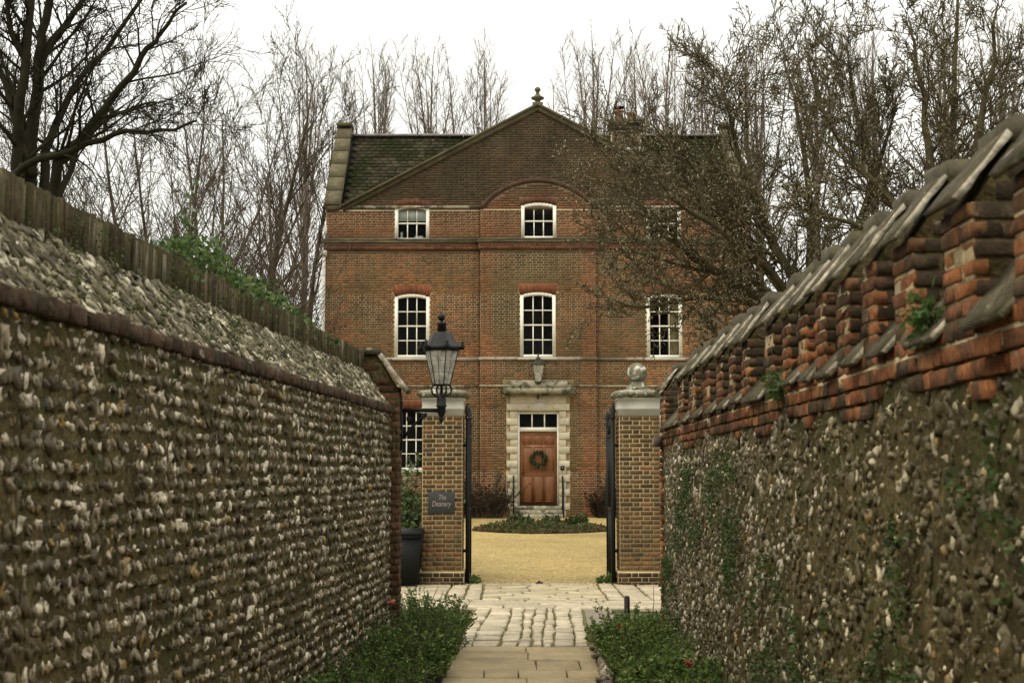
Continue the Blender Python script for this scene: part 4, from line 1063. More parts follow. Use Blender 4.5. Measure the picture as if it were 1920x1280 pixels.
# sloping shoulder of laid flints
items = []; sl = math.hypot(.28, ZS - ZB1); su = np.array((-.28, 0, ZS - ZB1)) / sl; sn = np.array((ZS - ZB1, 0, .28)) / sl
t = 0.0
while t < sl:
    y = LW0
    while y < LEND - .4:
        wy = R.uniform(.03, .07); ln = R.uniform(.05, .12)
        p = np.array((ld(y, .03), y, ZB1 - .005)) + su * (t + R.uniform(-.02, .02)) + sn * .004
        Bm = np.stack([sn, np.array((0, 1., 0)), su], 1); tw = R.uniform(-.5, .9); ca, sa = math.cos(tw), math.sin(tw)
        A = Bm @ np.array([[1, 0, 0], [0, ca, -sa], [0, sa, ca]]) @ np.diag([R.uniform(.018, .035), wy * .6, ln * .6])
        items.append((p, A, flint_colour([(.36, (.08, .064, .030)), (.28, (.16, .132, .07)), (.20, (.29, .25, .155)), (.16, (.54, .475, .34))]), wy * ln / y ** 2 * (1 if y > 4.9 else .01), R.randrange(len(ROCKS))))
        y += wy + R.uniform(.0, .012)
    t += .062
flint_pieces(items, lw, M['flint_slope'], 'shoulder_flint', 200)
# brick band and brick-on-edge coping
y = LW0
while y < LEND - .38:
    wy = .112 if R.random() < .8 else .2
    k = R.uniform(.6, 1.2); c = np.array((.075, .046, .028)) * k
    yb_ = min(y + wy, LEND - .37)
    mm = MB(); mm.obox((lwx(0), 0, 0), (.0664 / math.hypot(1, .0664), 1 / math.hypot(1, .0664), 0), (math.cos(ang), -math.sin(ang), 0), (y + .005) * 1.0022, (yb_ - .005) * 1.0022, ZB0 + R.uniform(0, .008), ZB1 + R.uniform(-.01, .004), -.10, .022 + R.uniform(-.008, .012), c, ch=.01, jit=.004)
    mm.build('band_brick', M['brick_near'], lw); y += wy + .006
y = LW0
while y < LEND - .38:
    wy = R.uniform(.042, .060); k = R.uniform(.65, 1.2); c = np.array((.064, .048, .026)) * k if R.random() > .07 else np.array((.15, .12, .07)) * k
    mm = MB(); yy2 = min(y + wy, LEND - .37)
    mm.obox((lwx(0) - .30, 0, 0), (.0664 / math.hypot(1, .0664), 1 / math.hypot(1, .0664), 0), (math.cos(ang), -math.sin(ang), 0), (y + .003) * 1.0022, (yy2 - .003) * 1.0022, ZS - .04, ZT + R.uniform(-.010, .010), -.30, R.uniform(-.008, .008), c, ch=.006, jit=.003)
    mm.build('coping_brick', M['brick_mossy'], lw); y += wy + .004
m = MB(); V = []
for y in (LW0, LEND - .37):
    for d, z in ((.308, ZS - .06), (.308, ZT - .016), (.595, ZT - .016), (.595, ZS - .06)): V.append((ld(y, d), y, z))
m.add(V, [np.array([[i, (i + 1) % 4, 4 + (i + 1) % 4, 4 + i] for i in range(4)]), np.array([[3, 2, 1, 0], [4, 5, 6, 7]])]); m.build('coping_mortar', mk('coping_mortar', (.10, .08, .042), var=.5, vs=9, bump=.6, moss=((.05, .055, .016), .5, 6, .7)), lw)
# end pier of the left wall with its steep stone capping
def xsec_pier(parent, xf, y0, y1, zlip, zridge, d0, dr_, sgn, bricks=True):
    pass
ex = lwx(LEND); e0, e1 = LEND - .35, LEND
m = MB(); m.box(ex - .56, ex + .05, e0, e1, -.05, 2.70); m.prism([(ex + .05, 2.702), (ex - .20, 3.10), (ex - .40, 3.10), (ex - .56, 2.702)], 'y', e0, e1)
ep = m.build('end_pier', M['mortar_wall'], lw)
lst = []
for o, u, n, ww in (((ex + .05, e0, 0), (0, 1, 0), (1, 0, 0), e1 - e0), ((ex - .56, e0, 0), (1, 0, 0), (0, -1, 0), .61), ((ex + .05, e1, 0), (-1, 0, 0), (0, 1, 0), .61)):
    for a, b, za, zz, hd in flemish(0, ww, 0, 3.05):
        if zz > 2.70 and n[1] == 0: continue
        if zz > 2.70 and (a + (0 if u[0] > 0 else 0)) is not None:
            xm = o[0] + u[0] * (a + b) / 2; lim = 2.70 + .40 * (1 - max(0, (xm - (ex - .2)) / .25)) if xm > ex - .4 else 2.7 + .4 * max(0, (xm - ex + .56) / .16)
            if zz > lim - .05: continue
        mm = MB(); mm.obox(o, u, n, a, b, za, zz, -.02, .006 + R.uniform(-.003, .004), np.array((.105, .05, .03)) * R.uniform(.55, 1.25), ch=.006, jit=.002); lst.append((za, mm))
pieces('brick', ep, M['brick_near'], lst, 300)
def slant(parent, y0, y1, x_lip, z_lip, x_top, z_top, th, name='cap_slab', mat=None):
    dx, dz = x_top - x_lip, z_top - z_lip; L = math.hypot(dx, dz); nx, nz_ = -dz / L, dx / L
    if nz_ < 0: nx, nz_ = -nx, -nz_
    n = 5; m = MB(); V = []
    for i in range(n + 1):
        t = i / n
        for s_ in (0, 1):
            for yy in (y0, y1):
                o = th * s_
                V.append((x_lip + dx * t + nx * o + R.uniform(-.006, .006), yy + R.uniform(-.006, .006), z_lip + dz * t + nz_ * o + R.uniform(-.006, .006)))
    fs = []
    for i in range(n):
        b = i * 4; c = b + 4
        fs += [[b, b + 1, c + 1, c], [b + 2, c + 2, c + 3, b + 3], [b, c, c + 2, b + 2], [b + 1, b + 3, c + 3, c + 1]]
    fs += [[0, 2, 3, 1], [n * 4, n * 4 + 1, n * 4 + 3, n * 4 + 2]]
    fs = np.array(fs)
    cs_ = np.tile(np.array((.082, .068, .042)), (len(fs), 1)); cs_[[k for i in range(n) for k in (i * 4 + 2, i * 4 + 3)]] = (.40, .355, .27); cs_[-2] = (.16, .14, .095)
    m.add(V, fs if dx < 0 else fs[:, ::-1], cs_); return m.build(name, mat or M['slab'], parent)
slant(ep, e0 - .04, e1 + .04, ex + .11, 2.70, ex - .18, 3.09, .05)
m = MB(); m.box(ex - .42, ex - .16, e0 - .05, e1 + .05, 3.102, 3.17, (.07, .058, .036)); m.build('ridge_stone', M['slab'], ep)

# ---- right wall
RW0 = 1.2
rw = thing('castellated_wall', (rwx(8) + .25, 8, 0), 'battlemented brick and flint garden wall on the right with slanted stone caps', 'garden wall')
ZF, ZSILL, ZLIP, ZRG = 2.19, 2.40, 2.80, 3.09
TW = .52
mer = [(1271.5, 1283.6), (1293, 1306.8), (1318.8, 1333), (1344.6, 1357.5), (1368.6, 1380.7), (1394, 1408), (1437, 1455), (1470, 1486), (1500, 1519), (1533, 1554), (1575, 1600), (1624, 1652), (1683, 1727), (1779, 1846), (1913, 2010)]
def YR(px): return F * 1.55 / (px - 960 - F * .0122)
MER = [(YR(b) + .14 * (YR(a) - YR(b)), YR(a)) for a, b in mer]
yy = MER[-1][0]
while yy > RW0 + .8: MER.append((yy - .72, yy - .36)); yy -= .72
MER.append((REND - .55, REND))
MER.sort()
m = MB()
rough_face(m, lambda y: rwx(y) + .012, RW0, REND, -.05, ZF + .25, 300, 54, .016, -1)
V = []
for y in (RW0, REND - .002):
    for d, z in ((.06, -.05), (.06, ZSILL - .06), (TW, ZSILL - .06), (TW, -.05)): V.append((rwx(y) + d, y, z))
m.add(V, [np.array([[i, (i + 1) % 4, 4 + (i + 1) % 4, 4 + i] for i in range(4)])[:, ::-1], np.array([[0, 1, 2, 3]]), np.array([[7, 6, 5, 4]])])
m.build('mortar_core', M['mortar_wall'], rw)
# flints: random, no courses, thinning into ragged brickwork above
PAL_R = [(.58, (.078, .061, .026)), (.17, (.135, .105, .05)), (.10, (.23, .185, .10)), (.12, (.50, .43, .285)), (.03, (.24, .15, .045))]
items = []
def ragged(y): return ZF - .02 + .17 * n3(y * 1.1, 0, 7) + .07 * n3(y * 4, 0, 8)
for _ in range(13500):
    y = R.uniform(RW0, REND - .15); z = R.uniform(0, 2.4)
    if z > ragged(y): continue
    if REND - y < .45 and R.random() < .6: continue
    s = R.uniform(.012, .032) if R.random() < .85 else R.uniform(.032, .055)
    asp = R.uniform(.9, 1.7); tl = R.uniform(-.7, .7); ca, sa = math.cos(tl), math.sin(tl)
    A = np.array([[1, 0, 0], [0, ca, -sa], [0, sa, ca]]) @ np.diag([R.uniform(.012, .028), s, s * asp])
    items.append((np.array((rwx(y) + R.uniform(.012, .028), y, z)), A, flint_colour(PAL_R if y < 8.5 or R.random() < .6 else [(.6, (.16, .135, .09)), (.4, (.40, .35, .265))]), s * s * asp / y ** 2 * (1 if y > 4.3 else .01), R.randrange(len(ROCKS))))
flint_pieces(items, rw, M['flint'])
# brick courses of the parapet
lst = []
ru = np.array((.0122, 1, 0)) / math.hypot(.0122, 1); rn = np.array((-1, .0122, 0)) / math.hypot(.0122, 1)
O = np.array((1.55, 0, 0))
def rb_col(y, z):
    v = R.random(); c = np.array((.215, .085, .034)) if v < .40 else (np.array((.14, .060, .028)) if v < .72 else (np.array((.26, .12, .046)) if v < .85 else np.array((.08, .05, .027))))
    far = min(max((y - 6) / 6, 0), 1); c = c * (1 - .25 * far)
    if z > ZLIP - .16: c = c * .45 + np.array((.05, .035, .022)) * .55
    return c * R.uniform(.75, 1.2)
def near_w(y): return (1 / y ** 2) if y > 4.3 else 1e-4 / y
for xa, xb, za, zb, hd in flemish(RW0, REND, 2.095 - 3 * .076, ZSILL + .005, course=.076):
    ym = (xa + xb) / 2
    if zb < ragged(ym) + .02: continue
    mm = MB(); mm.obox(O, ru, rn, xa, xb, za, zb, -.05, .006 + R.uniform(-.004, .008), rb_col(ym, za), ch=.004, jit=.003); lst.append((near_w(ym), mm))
mc = MB(); mt = MB(); mp = MB()
for (a, b) in MER:
    # mortar body of the merlon and its bricks
    x0a, x0b = rwx(a) + .012, rwx(b) + .012; mp.obox(O, ru, rn, a + .012, b - .012, ZSILL - .06, ZLIP - .004, -.010, .0025)
    for i in range(1):
        V = [(x0a, a + .01, ZSILL - .07), (x0a + TW - .024, a + .01, ZSILL - .07), (x0b + TW - .024, b - .01, ZSILL - .07), (x0b, b - .01, ZSILL - .07),
             (x0a, a + .01, ZLIP), (x0a + TW - .024, a + .01, ZLIP), (x0b + TW - .024, b - .01, ZLIP), (x0b, b - .01, ZLIP)]
        mc.add(V, Q6)
        V = [(x0a, a + .01, ZLIP - .001), (x0a + TW - .024, a + .01, ZLIP - .001), (x0b + TW - .024, b - .01, ZLIP - .001), (x0b, b - .01, ZLIP - .001),
             (x0a + .145, a + .01, ZRG - .07), (x0a + .27, a + .01, ZRG - .07), (x0b + .27, b - .01, ZRG - .07), (x0b + .145, b - .01, ZRG - .07)]
        mt.add(V, Q6)
    wid = b - a; last = (b == REND)
    nco = 6; cs = (ZLIP - ZSILL) / nco
    for r_ in range(nco):
        za, zb = ZSILL + r_ * cs + .006, ZSILL + (r_ + 1) * cs - .006
        cut = [0, wid * (.62 if r_ % 2 else .38), wid] if wid > .2 else [0, wid]
        for p0, p1 in zip(cut[:-1], cut[1:]):
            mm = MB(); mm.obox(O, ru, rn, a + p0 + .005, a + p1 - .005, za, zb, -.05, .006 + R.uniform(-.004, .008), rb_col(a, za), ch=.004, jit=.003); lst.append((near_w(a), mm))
        # the end that faces down the lane
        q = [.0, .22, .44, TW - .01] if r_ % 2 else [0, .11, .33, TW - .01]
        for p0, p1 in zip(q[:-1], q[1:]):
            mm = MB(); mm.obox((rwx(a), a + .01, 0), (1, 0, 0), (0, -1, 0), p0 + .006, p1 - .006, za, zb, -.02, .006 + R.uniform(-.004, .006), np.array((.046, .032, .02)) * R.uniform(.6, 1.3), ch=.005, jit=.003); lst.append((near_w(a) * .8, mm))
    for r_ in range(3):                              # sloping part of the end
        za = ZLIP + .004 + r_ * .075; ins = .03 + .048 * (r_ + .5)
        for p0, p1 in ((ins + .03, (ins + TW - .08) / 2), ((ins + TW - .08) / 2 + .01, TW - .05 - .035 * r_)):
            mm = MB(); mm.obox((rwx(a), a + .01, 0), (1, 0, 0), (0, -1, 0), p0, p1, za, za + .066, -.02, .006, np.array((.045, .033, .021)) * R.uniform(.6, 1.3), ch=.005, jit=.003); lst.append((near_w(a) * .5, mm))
pieces('brick', rw, M['brick_near'], lst, 300, 'brickwork')
mc.build('merlon_core', M['mortar_wall'], rw); mp.build('merlon_mortar', M['mortar_pale'], rw); mt.build('gablet_core', M['mortar_wall'], rw)
mm = MB(); V = [(rwx(y) + d, y, z) for y in (RW0, REND - .01) for d, z in ((-.0015, 2.27), (-.0015, ZSILL - .062), (.05, ZSILL - .062), (.05, 2.27))]
mm.add(V, [np.array([[i, (i + 1) % 4, 4 + (i + 1) % 4, 4 + i] for i in range(4)])[:, ::-1], np.array([[0, 1, 2, 3], [7, 6, 5, 4]])]); mm.build('parapet_mortar', M['mortar_pale'], rw)
m = MB(); m.box(rwx(REND) + .012, rwx(REND) + TW - .02, REND - .004, REND + .0, -.05, ZSILL); 
for (a, b) in MER:
    L = b - a; nsl = 1 if L < .42 else 2
    for i in range(nsl):
        y0 = a + .004 + (L - .008) * i / nsl + .003; y1 = a + .004 + (L - .008) * (i + 1) / nsl - .003; xx = rwx((a + b) / 2)
        slant(rw, y0, y1, xx - .055, ZLIP - .01 + R.uniform(-.012, .012), xx + .150, ZRG - .05 + R.uniform(-.01, .01), .024)
        slant(rw, y0, y1, xx + TW + .05, ZLIP - .02, xx + .27, ZRG - .06, .03)
    mm = MB(); mm.obox((rwx((a + b) / 2) + .14, 0, 0), (0, 1, 0), (-1, 0, 0), a + .0, b - .0, ZRG - .068, ZRG + .03 + R.uniform(-.01, .012), -.14, .0, (.1, .08, .05), ch=.015, jit=.006); mm.build('ridge_stone', mk('ridge_moss', (.075, .063, .038), var=.4, vs=9, bump=.7, moss=((.09, .085, .03), .52, 8, .6)) if a == MER[0][0] else bpy.data.materials['ridge_moss'], rw)
for (a, b), (c, d) in zip(MER[:-1], MER[1:]):
    xx = rwx((b + c) / 2)
    slant(rw, b + .004, c - .004, xx - .045, ZSILL - .055 + R.uniform(-.015, .01), xx + .17, ZSILL + .17, .030, 'sill_slab')
    mm = MB(); mm.prism([(xx + .012, ZSILL - .062), (xx + TW - .03, ZSILL - .062), (xx + TW - .05, ZSILL + .14), (xx + .14, ZSILL + .13)], 'y', b + .002, c - .002); mm.build('sill_bed', M['mortar_wall'], rw)
# brick quoin at the end of the wall
lst = []
for r_ in range(30):
    za, zb = r_ * .076 + .006, r_ * .076 + .07; L = .22 if r_ % 2 else .11
    mm = MB(); mm.obox(O, ru, rn, REND - L, REND - .004, za, zb, -.05, .02 + R.uniform(-.004, .006), rb_col(9, za), ch=.006, jit=.002); mm.build('quoin_brick', M['brick_near'], rw)
mm = MB(); xx = rwx(REND); mm.box(xx - .10, xx - .016, REND - .30, REND - .12, PZ(838, REND), PZ(818, REND)); mm.build('corbel_stone', mk('corbel', (.10, .07, .06), bump=.3), rw)

# ------------------------------------------------------------------ street lantern on its bracket
LY = 15.05
lx, lzb = PX(828, LY, 700), PZ(720, LY)
lt = thing('bracket_lantern', (lx, LY, lzb), 'black Victorian street lantern on an iron bracket at the end of the left flint wall', 'street lantern')
s_ = PZ(655, LY) - lzb
rb, rt = lantern(lt, (lx, LY, lzb), s_, M['iron'], M['lamp_glass'], 6, math.pi / 6 + .3)
m = MB()
for z_ in (.33, .66):
    rr = (rb + (rt - rb) * z_) * .99
    pts = [(lx + rr * math.cos(a), LY + rr * math.sin(a), lzb + s_ * z_) for a in [math.pi / 6 + .3 + i * math.pi / 3 for i in range(7)]]; m.tube(pts, .0028, 4)
for i in range(6):
    a = math.pi / 6 + .3 + (i + .5) * math.pi / 3; c = math.cos(math.pi / 6); m.tube([(lx + rb * c * math.cos(a), LY + rb * c * math.sin(a), lzb), (lx + rt * c * math.cos(a), LY + rt * c * math.sin(a), lzb + s_)], .0028, 4)
m.build('glazing_wires', M['iron'], lt)
m = MB(); h = PZ(625, LY) - PZ(655, LY); zt = lzb + s_
m.lathe([(rt * 1.04, -.02), (rt * 1.16, 0), (rt * 1.16, .025), (rt * 1.02, .04), (rt * .58, h), (rt * .50, h + .012)], (lx, LY, zt), 6, rot=math.pi / 6 + .3)
m.lathe([(.048, h), (.046, h + .09), (.055, h + .10), (.05, h + .115), (.016, h + .12), (.014, h + .15)], (lx, LY, zt), 10)
m.build('lantern_roof', M['iron'], lt)
m = MB(); bz = zt + h + .175; m.lathe([(max(.042 * math.cos(p), .001), .042 * math.sin(p)) for p in np.linspace(-1.4, 1.57, 8)], (lx - .005, LY, bz), 12); m.build('ball_finial', M['iron'], lt, smooth=True)
m = MB()
for i in range(6):
    a = math.pi / 6 + .3 + i * math.pi / 3; m.lathe([(.012, -.03), (.03, 0), (.012, .03), (.02, .05), (0, .075)], (lx + rt * 1.24 * math.cos(a), LY + rt * 1.24 * math.sin(a), zt + .02), 6)
m.build('roof_ornament', M['iron'], lt)
zn = PZ(748, LY); m = MB()
for i in range(4):
    a = .5 + i * math.pi / 2; ca, sa = math.cos(a), math.sin(a)
    m.tube([(lx + rb * .95 * ca, LY + rb * .95 * sa, lzb), (lx + rb * 1.25 * ca, LY + rb * 1.25 * sa, lzb - .05), (lx + rb * 1.1 * ca, LY + rb * 1.1 * sa, lzb - .10), (lx + rb * .4 * ca, LY + rb * .4 * sa, zn + .02), (lx + .03 * ca, LY + .03 * sa, zn)], .011, 5)
m.build('cradle', M['iron'], lt)
m = MB(); m.lathe([(.012, lzb - zn - .02), (.02, .03), (.045, .02), (.05, 0), (.05, -.06), (.06, -.07), (.045, -.09), (.045, -.14), (.03, -.17), (.02, -.2), (.03, -.22), (0, -.26)], (lx, LY, zn), 10); m.build('stem', M['iron'], lt)
m = MB(); zb_ = zn - .12; wx = lwx(LEND) + .06
m.tube([(lx, LY, zb_), ((lx + wx) / 2, LY + .02, zb_ + .005), (wx, LY + .05, zb_)], .024, 6); m.tube([(wx + .02, LY + .05, zb_ - .30), (wx + .09, LY + .05, zb_ - .20), (wx + .20, LY + .04, zb_ - .09), (wx + .27, LY + .03, zb_ - .03)], .016, 5)
sp = [(wx + .21 + .05 * math.cos(t) * (1 - t / 9), LY + .04, zb_ - .075 + .05 * math.sin(t) * (1 - t / 9)) for t in np.linspace(0, 7, 18)]; m.tube(sp, .010, 5)
sp = [(wx + .09 + .045 * math.cos(t) * (1 - t / 9), LY + .045, zb_ - .09 + .045 * math.sin(t) * (1 - t / 9)) for t in np.linspace(2, 9, 18)]; m.tube(sp, .010, 5)
m.box(wx - .015, wx + .015, LY + .02, LY + .08, zb_ - .42, zb_ + .10)
m.build('bracket', M['iron'], lt)
m = MB(); m.lathe([(.03, .02), (.03, .05), (.05, .12), (.045, .2), (.02, .24)], (lx, LY, lzb), 8); m.build('lamp_bulb', M['blind'], lt)

# wheelie bin and marker post
BY = 23.3; b0, b1 = PX(736, BY, 1000), PX(779, BY, 1000); bz1 = PZ(992, BY)
bn = thing('wheelie_bin', ((b0 + b1) / 2, BY + .3, 0), 'dark wheelie bin standing between the left wall end and the plaque pier', 'bin')
cx = (b0 + b1) / 2; m = MB(); hw = .27
V = [(cx - hw * .78, BY + .08, .06), (cx + hw * .78, BY + .08, .06), (cx + hw * .78, BY + .5, .06), (cx - hw * .78, BY + .5, .06), (cx - hw, BY, bz1 - .1), (cx + hw, BY, bz1 - .1), (cx + hw, BY + .6, bz1 - .1), (cx - hw, BY + .6, bz1 - .1)]
m.add(V, Q6[:, ::-1]); m.box(cx - hw - .02, cx + hw + .02, BY - .02, BY + .62, bz1 - .14, bz1 - .102); m.build('body', M['bin'], bn)
m = MB(); m.prism([(BY - .03, bz1 - .098), (BY + .62, bz1 - .098), (BY + .62, bz1 - .02), (BY + .3, bz1 + .01), (BY - .03, bz1 - .05)], 'x', cx - hw - .02, cx + hw + .02); m.build('lid', M['bin'], bn)
m = MB(); m.tube([(cx - hw, BY + .68, bz1 - .08), (cx + hw, BY + .68, bz1 - .08)], .018, 6); m.build('handle', M['bin'], bn)
for s in (-1, 1):
    m = MB(); pr = [(BY + .52 + .1 * math.cos(a), .10 + .1 * math.sin(a)) for a in np.linspace(0, 2 * math.pi, 15)[:-1]]; m.prism(pr, 'x', cx + s * .22 - .025, cx + s * .22 + .025); m.build('wheel', M['bin'], bn)
MYp = 16.3; mx0, mx1 = PX(1171, MYp, 1130), PX(1181, MYp, 1130); m = MB(); zt = PZ(1117, MYp)
m.prism([(mx0, 0), (mx1, 0), (mx1, zt - .02), (mx1 - .01, zt), (mx0 + .01, zt), (mx0, zt - .02)], 'y', MYp, MYp + .06)
tag(m.build('marker_post', mk('post_wood', (.03, .028, .024), var=.3, bump=.3)), 'short dark square marker post standing in the right flower bed', 'post')

# edging stones along the right bed
eb = bpy.data.objects['right_bed_soil']
lst = []; y = 8.0
while y < 16.8:
    d = R.uniform(.12, .3); k = R.randrange(len(ROCKS)); c = flint_colour([(.4, (.12, .095, .06)), (.4, (.22, .18, .12)), (.2, (.34, .28, .2))])
    m = MB(); m.add((ROCKS[k] * np.array((.07, d * .5, .07))) + np.array((path_r(y) + .10 + R.uniform(-.03, .03), y + d / 2, .04)), RF, c); m.build('edging_stone', M['flint_slope'], eb)
    y += d

# ------------------------------------------------------------------ plants
def stem_plant(n_st, c, rx, ry, h, lf, size, pal, spread=.6, seed=0, droop=.0, lean=(0, 0), up=.5):
    """foliage as leaves on many stems filling an uneven dome; returns (leaf MB, stem MB)"""
    rg = np.random.default_rng(seed); SM = MB(); 
    bx = rg.uniform(-1, 1, n_st); by = rg.uniform(-1, 1, n_st)
    base = np.stack([c[0] + bx * rx * .65, c[1] + by * ry * .7, np.full(n_st, c[2])], 1)
    rr = np.sqrt(np.clip(1 - .55 * (bx ** 2 + by ** 2) * .8, .1, 1))
    bump_ = np.array([1 + .35 * n3(b[0] * 3.1, b[1] * 2.3, seed) for b in base])
    L = h * rr * bump_ * rg.uniform(.5, 1.12, n_st); L[rg.random(n_st) < .05] *= 1.2
    d = np.stack([bx * spread + rg.normal(0, .22, n_st) + lean[0], by * spread + rg.normal(0, .22, n_st) + lean[1], np.ones(n_st)], 1); d /= np.linalg.norm(d, axis=1, keepdims=True)
    k = 5; t = np.linspace(0, 1, k); curve = rg.normal(0, .10, (n_st, 3))
    Pn = base[:, None] + d[:, None] * (L[:, None] * t)[..., None] + curve[:, None] * (L[:, None] * t ** 2)[..., None]
    Pn[:, :, 2] -= droop * (L[:, None] * t ** 2)
    SM.tubes(Pn, np.broadcast_to(.006 * (1 - .7 * t), (n_st, k)) * (h / .5) ** .5, 3, np.tile(np.array([(.05, .045, .02)]), (n_st, 1)))
    n = n_st * lf; si = np.repeat(np.arange(n_st), lf); tt = rg.uniform(.15, 1, n) ** .75
    seg = np.clip((tt * (k - 1)).astype(int), 0, k - 2); fr = tt * (k - 1) - seg
    pos = Pn[si, seg] * (1 - fr)[:, None] + Pn[si, seg + 1] * fr[:, None]
    dirs = rg.normal(0, 1, (n, 3)); dirs[:, 2] = np.abs(dirs[:, 2]) * up + .1
    cl = np.array([p for p in pal])[rg.integers(0, len(pal), n)] * rg.uniform(.6, 1.4, (n, 1))
    V, F_, cc = leaves(n, pos, dirs, size * rg.uniform(.6, 1.3, n), cl, wide=.5, rng=rg)
    return MB().add(V, F_, cc), SM
G1 = [(.075, .13, .028), (.115, .18, .04), (.045, .08, .02), (.18, .23, .06)]
G2 = [(.085, .145, .03), (.13, .20, .044), (.055, .095, .022), (.20, .25, .065)]
def shrub(name, label, cat, group, c, rx, ry, h, nst, lf, size, pal, mat=None, seed=0, **kw):
    t = thing(name, c, label, cat, group); a, b = stem_plant(nst, c, rx, ry, h, lf, size, pal, seed=seed, **kw)
    b.build('stems', M['bark'], t); a.build('foliage', mat or M['leaf'], t); return t
# left bed, from the near end to the gate end
LB = [(-1.42, 9.0, .42, .55, .42, 'low leafy clump at the very bottom edge, nearest the camera, against the left wall'),
      (-1.30, 10.2, .45, .6, .45, 'second leafy clump from the bottom edge against the left wall'),
      (-1.13, 11.6, .50, .6, .46, 'spreading green clump in the middle of the left bed'),
      (-1.00, 13.0, .52, .6, .52, 'bushy green plant beside the sandy flags in the left bed'),
      (-.92, 14.3, .50, .6, .60, 'tall bushy green plant overhanging the setts from the left bed'),
      (-.86, 15.6, .44, .5, .56, 'feathery green plant at the gate end of the left bed')]
for i, (x, y, rx, ry, h, lab) in enumerate(LB):
    shrub('bed_plant', lab, 'plant', 'plants in the left bed', (x, y, .03), rx, ry, h, 190 - 30 * (i % 2), 34, (.030, .044)[i % 2], G1, seed=20 + i, spread=.55)
RB = [(1.45, 9.2, .42, .55, .34, 'low leafy clump at the bottom edge, nearest the camera, against the right wall'),
      (1.36, 10.5, .42, .6, .36, 'second low clump from the bottom edge against the right wall'),
      (1.28, 11.8, .45, .6, .40, 'spreading green clump in the middle of the right bed'),
      (1.22, 13.1, .45, .6, .42, 'bright green bushy plant with white specks beside the edging stones'),
      (1.20, 14.4, .44, .6, .42, 'bushy green plant just in front of the marker post'),
      (1.40, 15.7, .38, .5, .36, 'thin green plant behind the marker post by the right wall end')]
for i, (x, y, rx, ry, h, lab) in enumerate(RB):
    t = shrub('bed_plant', lab, 'plant', 'plants in the right bed', (x, y, .03), rx, ry, h, 180 - 30 * (i % 2), 34, (.044, .030)[i % 2], G2, seed=40 + i, spread=.55)
# dry flower stalks and roses
def stalk(name, label, pts, r, flower, parent_cat='rose', petal=(.55, .22, .16), size=.035):
    t = thing(name, pts[0], label, parent_cat); m = MB(); m.tube(pts, np.linspace(r, r * .5, len(pts)), 5, (.06, .05, .025)); m.build('stem', M['bark'], t)
    if flower:
        n = 46; p = np.array(pts[-1]) + NR.normal(0, size * .35, (n, 3)); d = NR.normal(0, 1, (n, 3)); d[:, 2] = np.abs(d[:, 2]) + .4
        V, F_, c = leaves(n, p, d, NR.uniform(size * .7, size * 1.2, n), np.array([petal]) * NR.uniform(.7, 1.25, (n, 1)), wide=.9, fold=.25); MB().add(V, F_, c).build('bloom', M['petal'], t)
def pt(px, py, Y):
    x, z = P(px, py, Y); return (x, Y, z)
stalk('rose_stem', 'single pale pink rose against the left flint wall above the bed', [(pt(728, 1215, 14.2)), pt(735, 1170, 14.2), pt(733, 1130, 14.2)], .006, True)
stalk('rose_stem', 'orange-red bloom on the right bed near the marker post', [pt(1168, 1215, 13.4), pt(1166, 1190, 13.4), pt(1163, 1176, 13.4)], .005, True, petal=(.38, .10, .05), size=.03)
stalk('rose_stem', 'small dull red bloom low in the right bed', [pt(1300, 1290, 11), pt(1296, 1265, 11), pt(1292, 1246, 11)], .005, True, petal=(.3, .06, .05), size=.026)
stalk('dry_stalk', 'tall bare dry stalk just right of the marker post', [pt(1222, 1165, 16.2), pt(1226, 1130, 16.2), pt(1225, 1098, 16.2)], .006, False, 'dry stalk')
stalk('dry_stalk', 'bare forked dry stalk next to the right wall end', [pt(1236, 1160, 16.3), pt(1241, 1130, 16.3), pt(1240, 1108, 16.3)], .006, False, 'dry stalk')
stalk('dry_stalk', 'thin bare stalks rising from the gate end of the left bed', [pt(800, 1160, 15.9), pt(812, 1120, 15.9), pt(822, 1098, 15.9)], .006, False, 'dry stalk')
# weeds at the gate feet
for px, lab in ((884, 'weed tuft at the foot of the left iron gate'), (1136, 'weed tuft at the foot of the right iron gate')):
    shrub('weed_tuft', lab, 'weed', 'weeds at the gate', (PX(px, 24.1, 1090), 24.1, .0), .16, .16, .17, 40, 14, .05, G1, seed=60 + px)
# laurel behind the bin
shrub('laurel_bush', 'glossy green laurel bush behind the bin and left pier', 'bush', None, (PX(752, 26.0, 950), 26.0, .05), .75, .6, 2.15, 130, 42, .13, [(.05, .085, .018), (.075, .12, .025), (.03, .055, .014), (.11, .15, .035)], M['leaf_gloss'], seed=70, spread=.35, up=-.3)
# shrubs against the house
hp = [(.055, .03, .02), (.035, .035, .016), (.075, .035, .022), (.03, .03, .016)]
shrub('wall_shrub', 'dark reddish shrub at the house wall left of the doorsteps', 'bush', 'shrubs against the house', (hx(912), HY - 1.0, GZ), .75, .5, 1.25, 130, 34, .07, hp, seed=80, spread=.5)
shrub('wall_shrub', 'dark brown shrub at the house wall right of the doorsteps', 'bush', 'shrubs against the house', (hx(1136), HY - .8, GZ), .5, .45, 1.0, 110, 34, .07, hp, seed=81, spread=.4)
shrub('wall_shrub', 'dark evergreen shrub at the house wall far left behind the plaque pier', 'bush', 'shrubs against the house', (hx(840), HY - .9, GZ), .7, .5, 1.1, 100, 34, .07, [(.03, .04, .016), (.045, .05, .02)], seed=82, spread=.4)
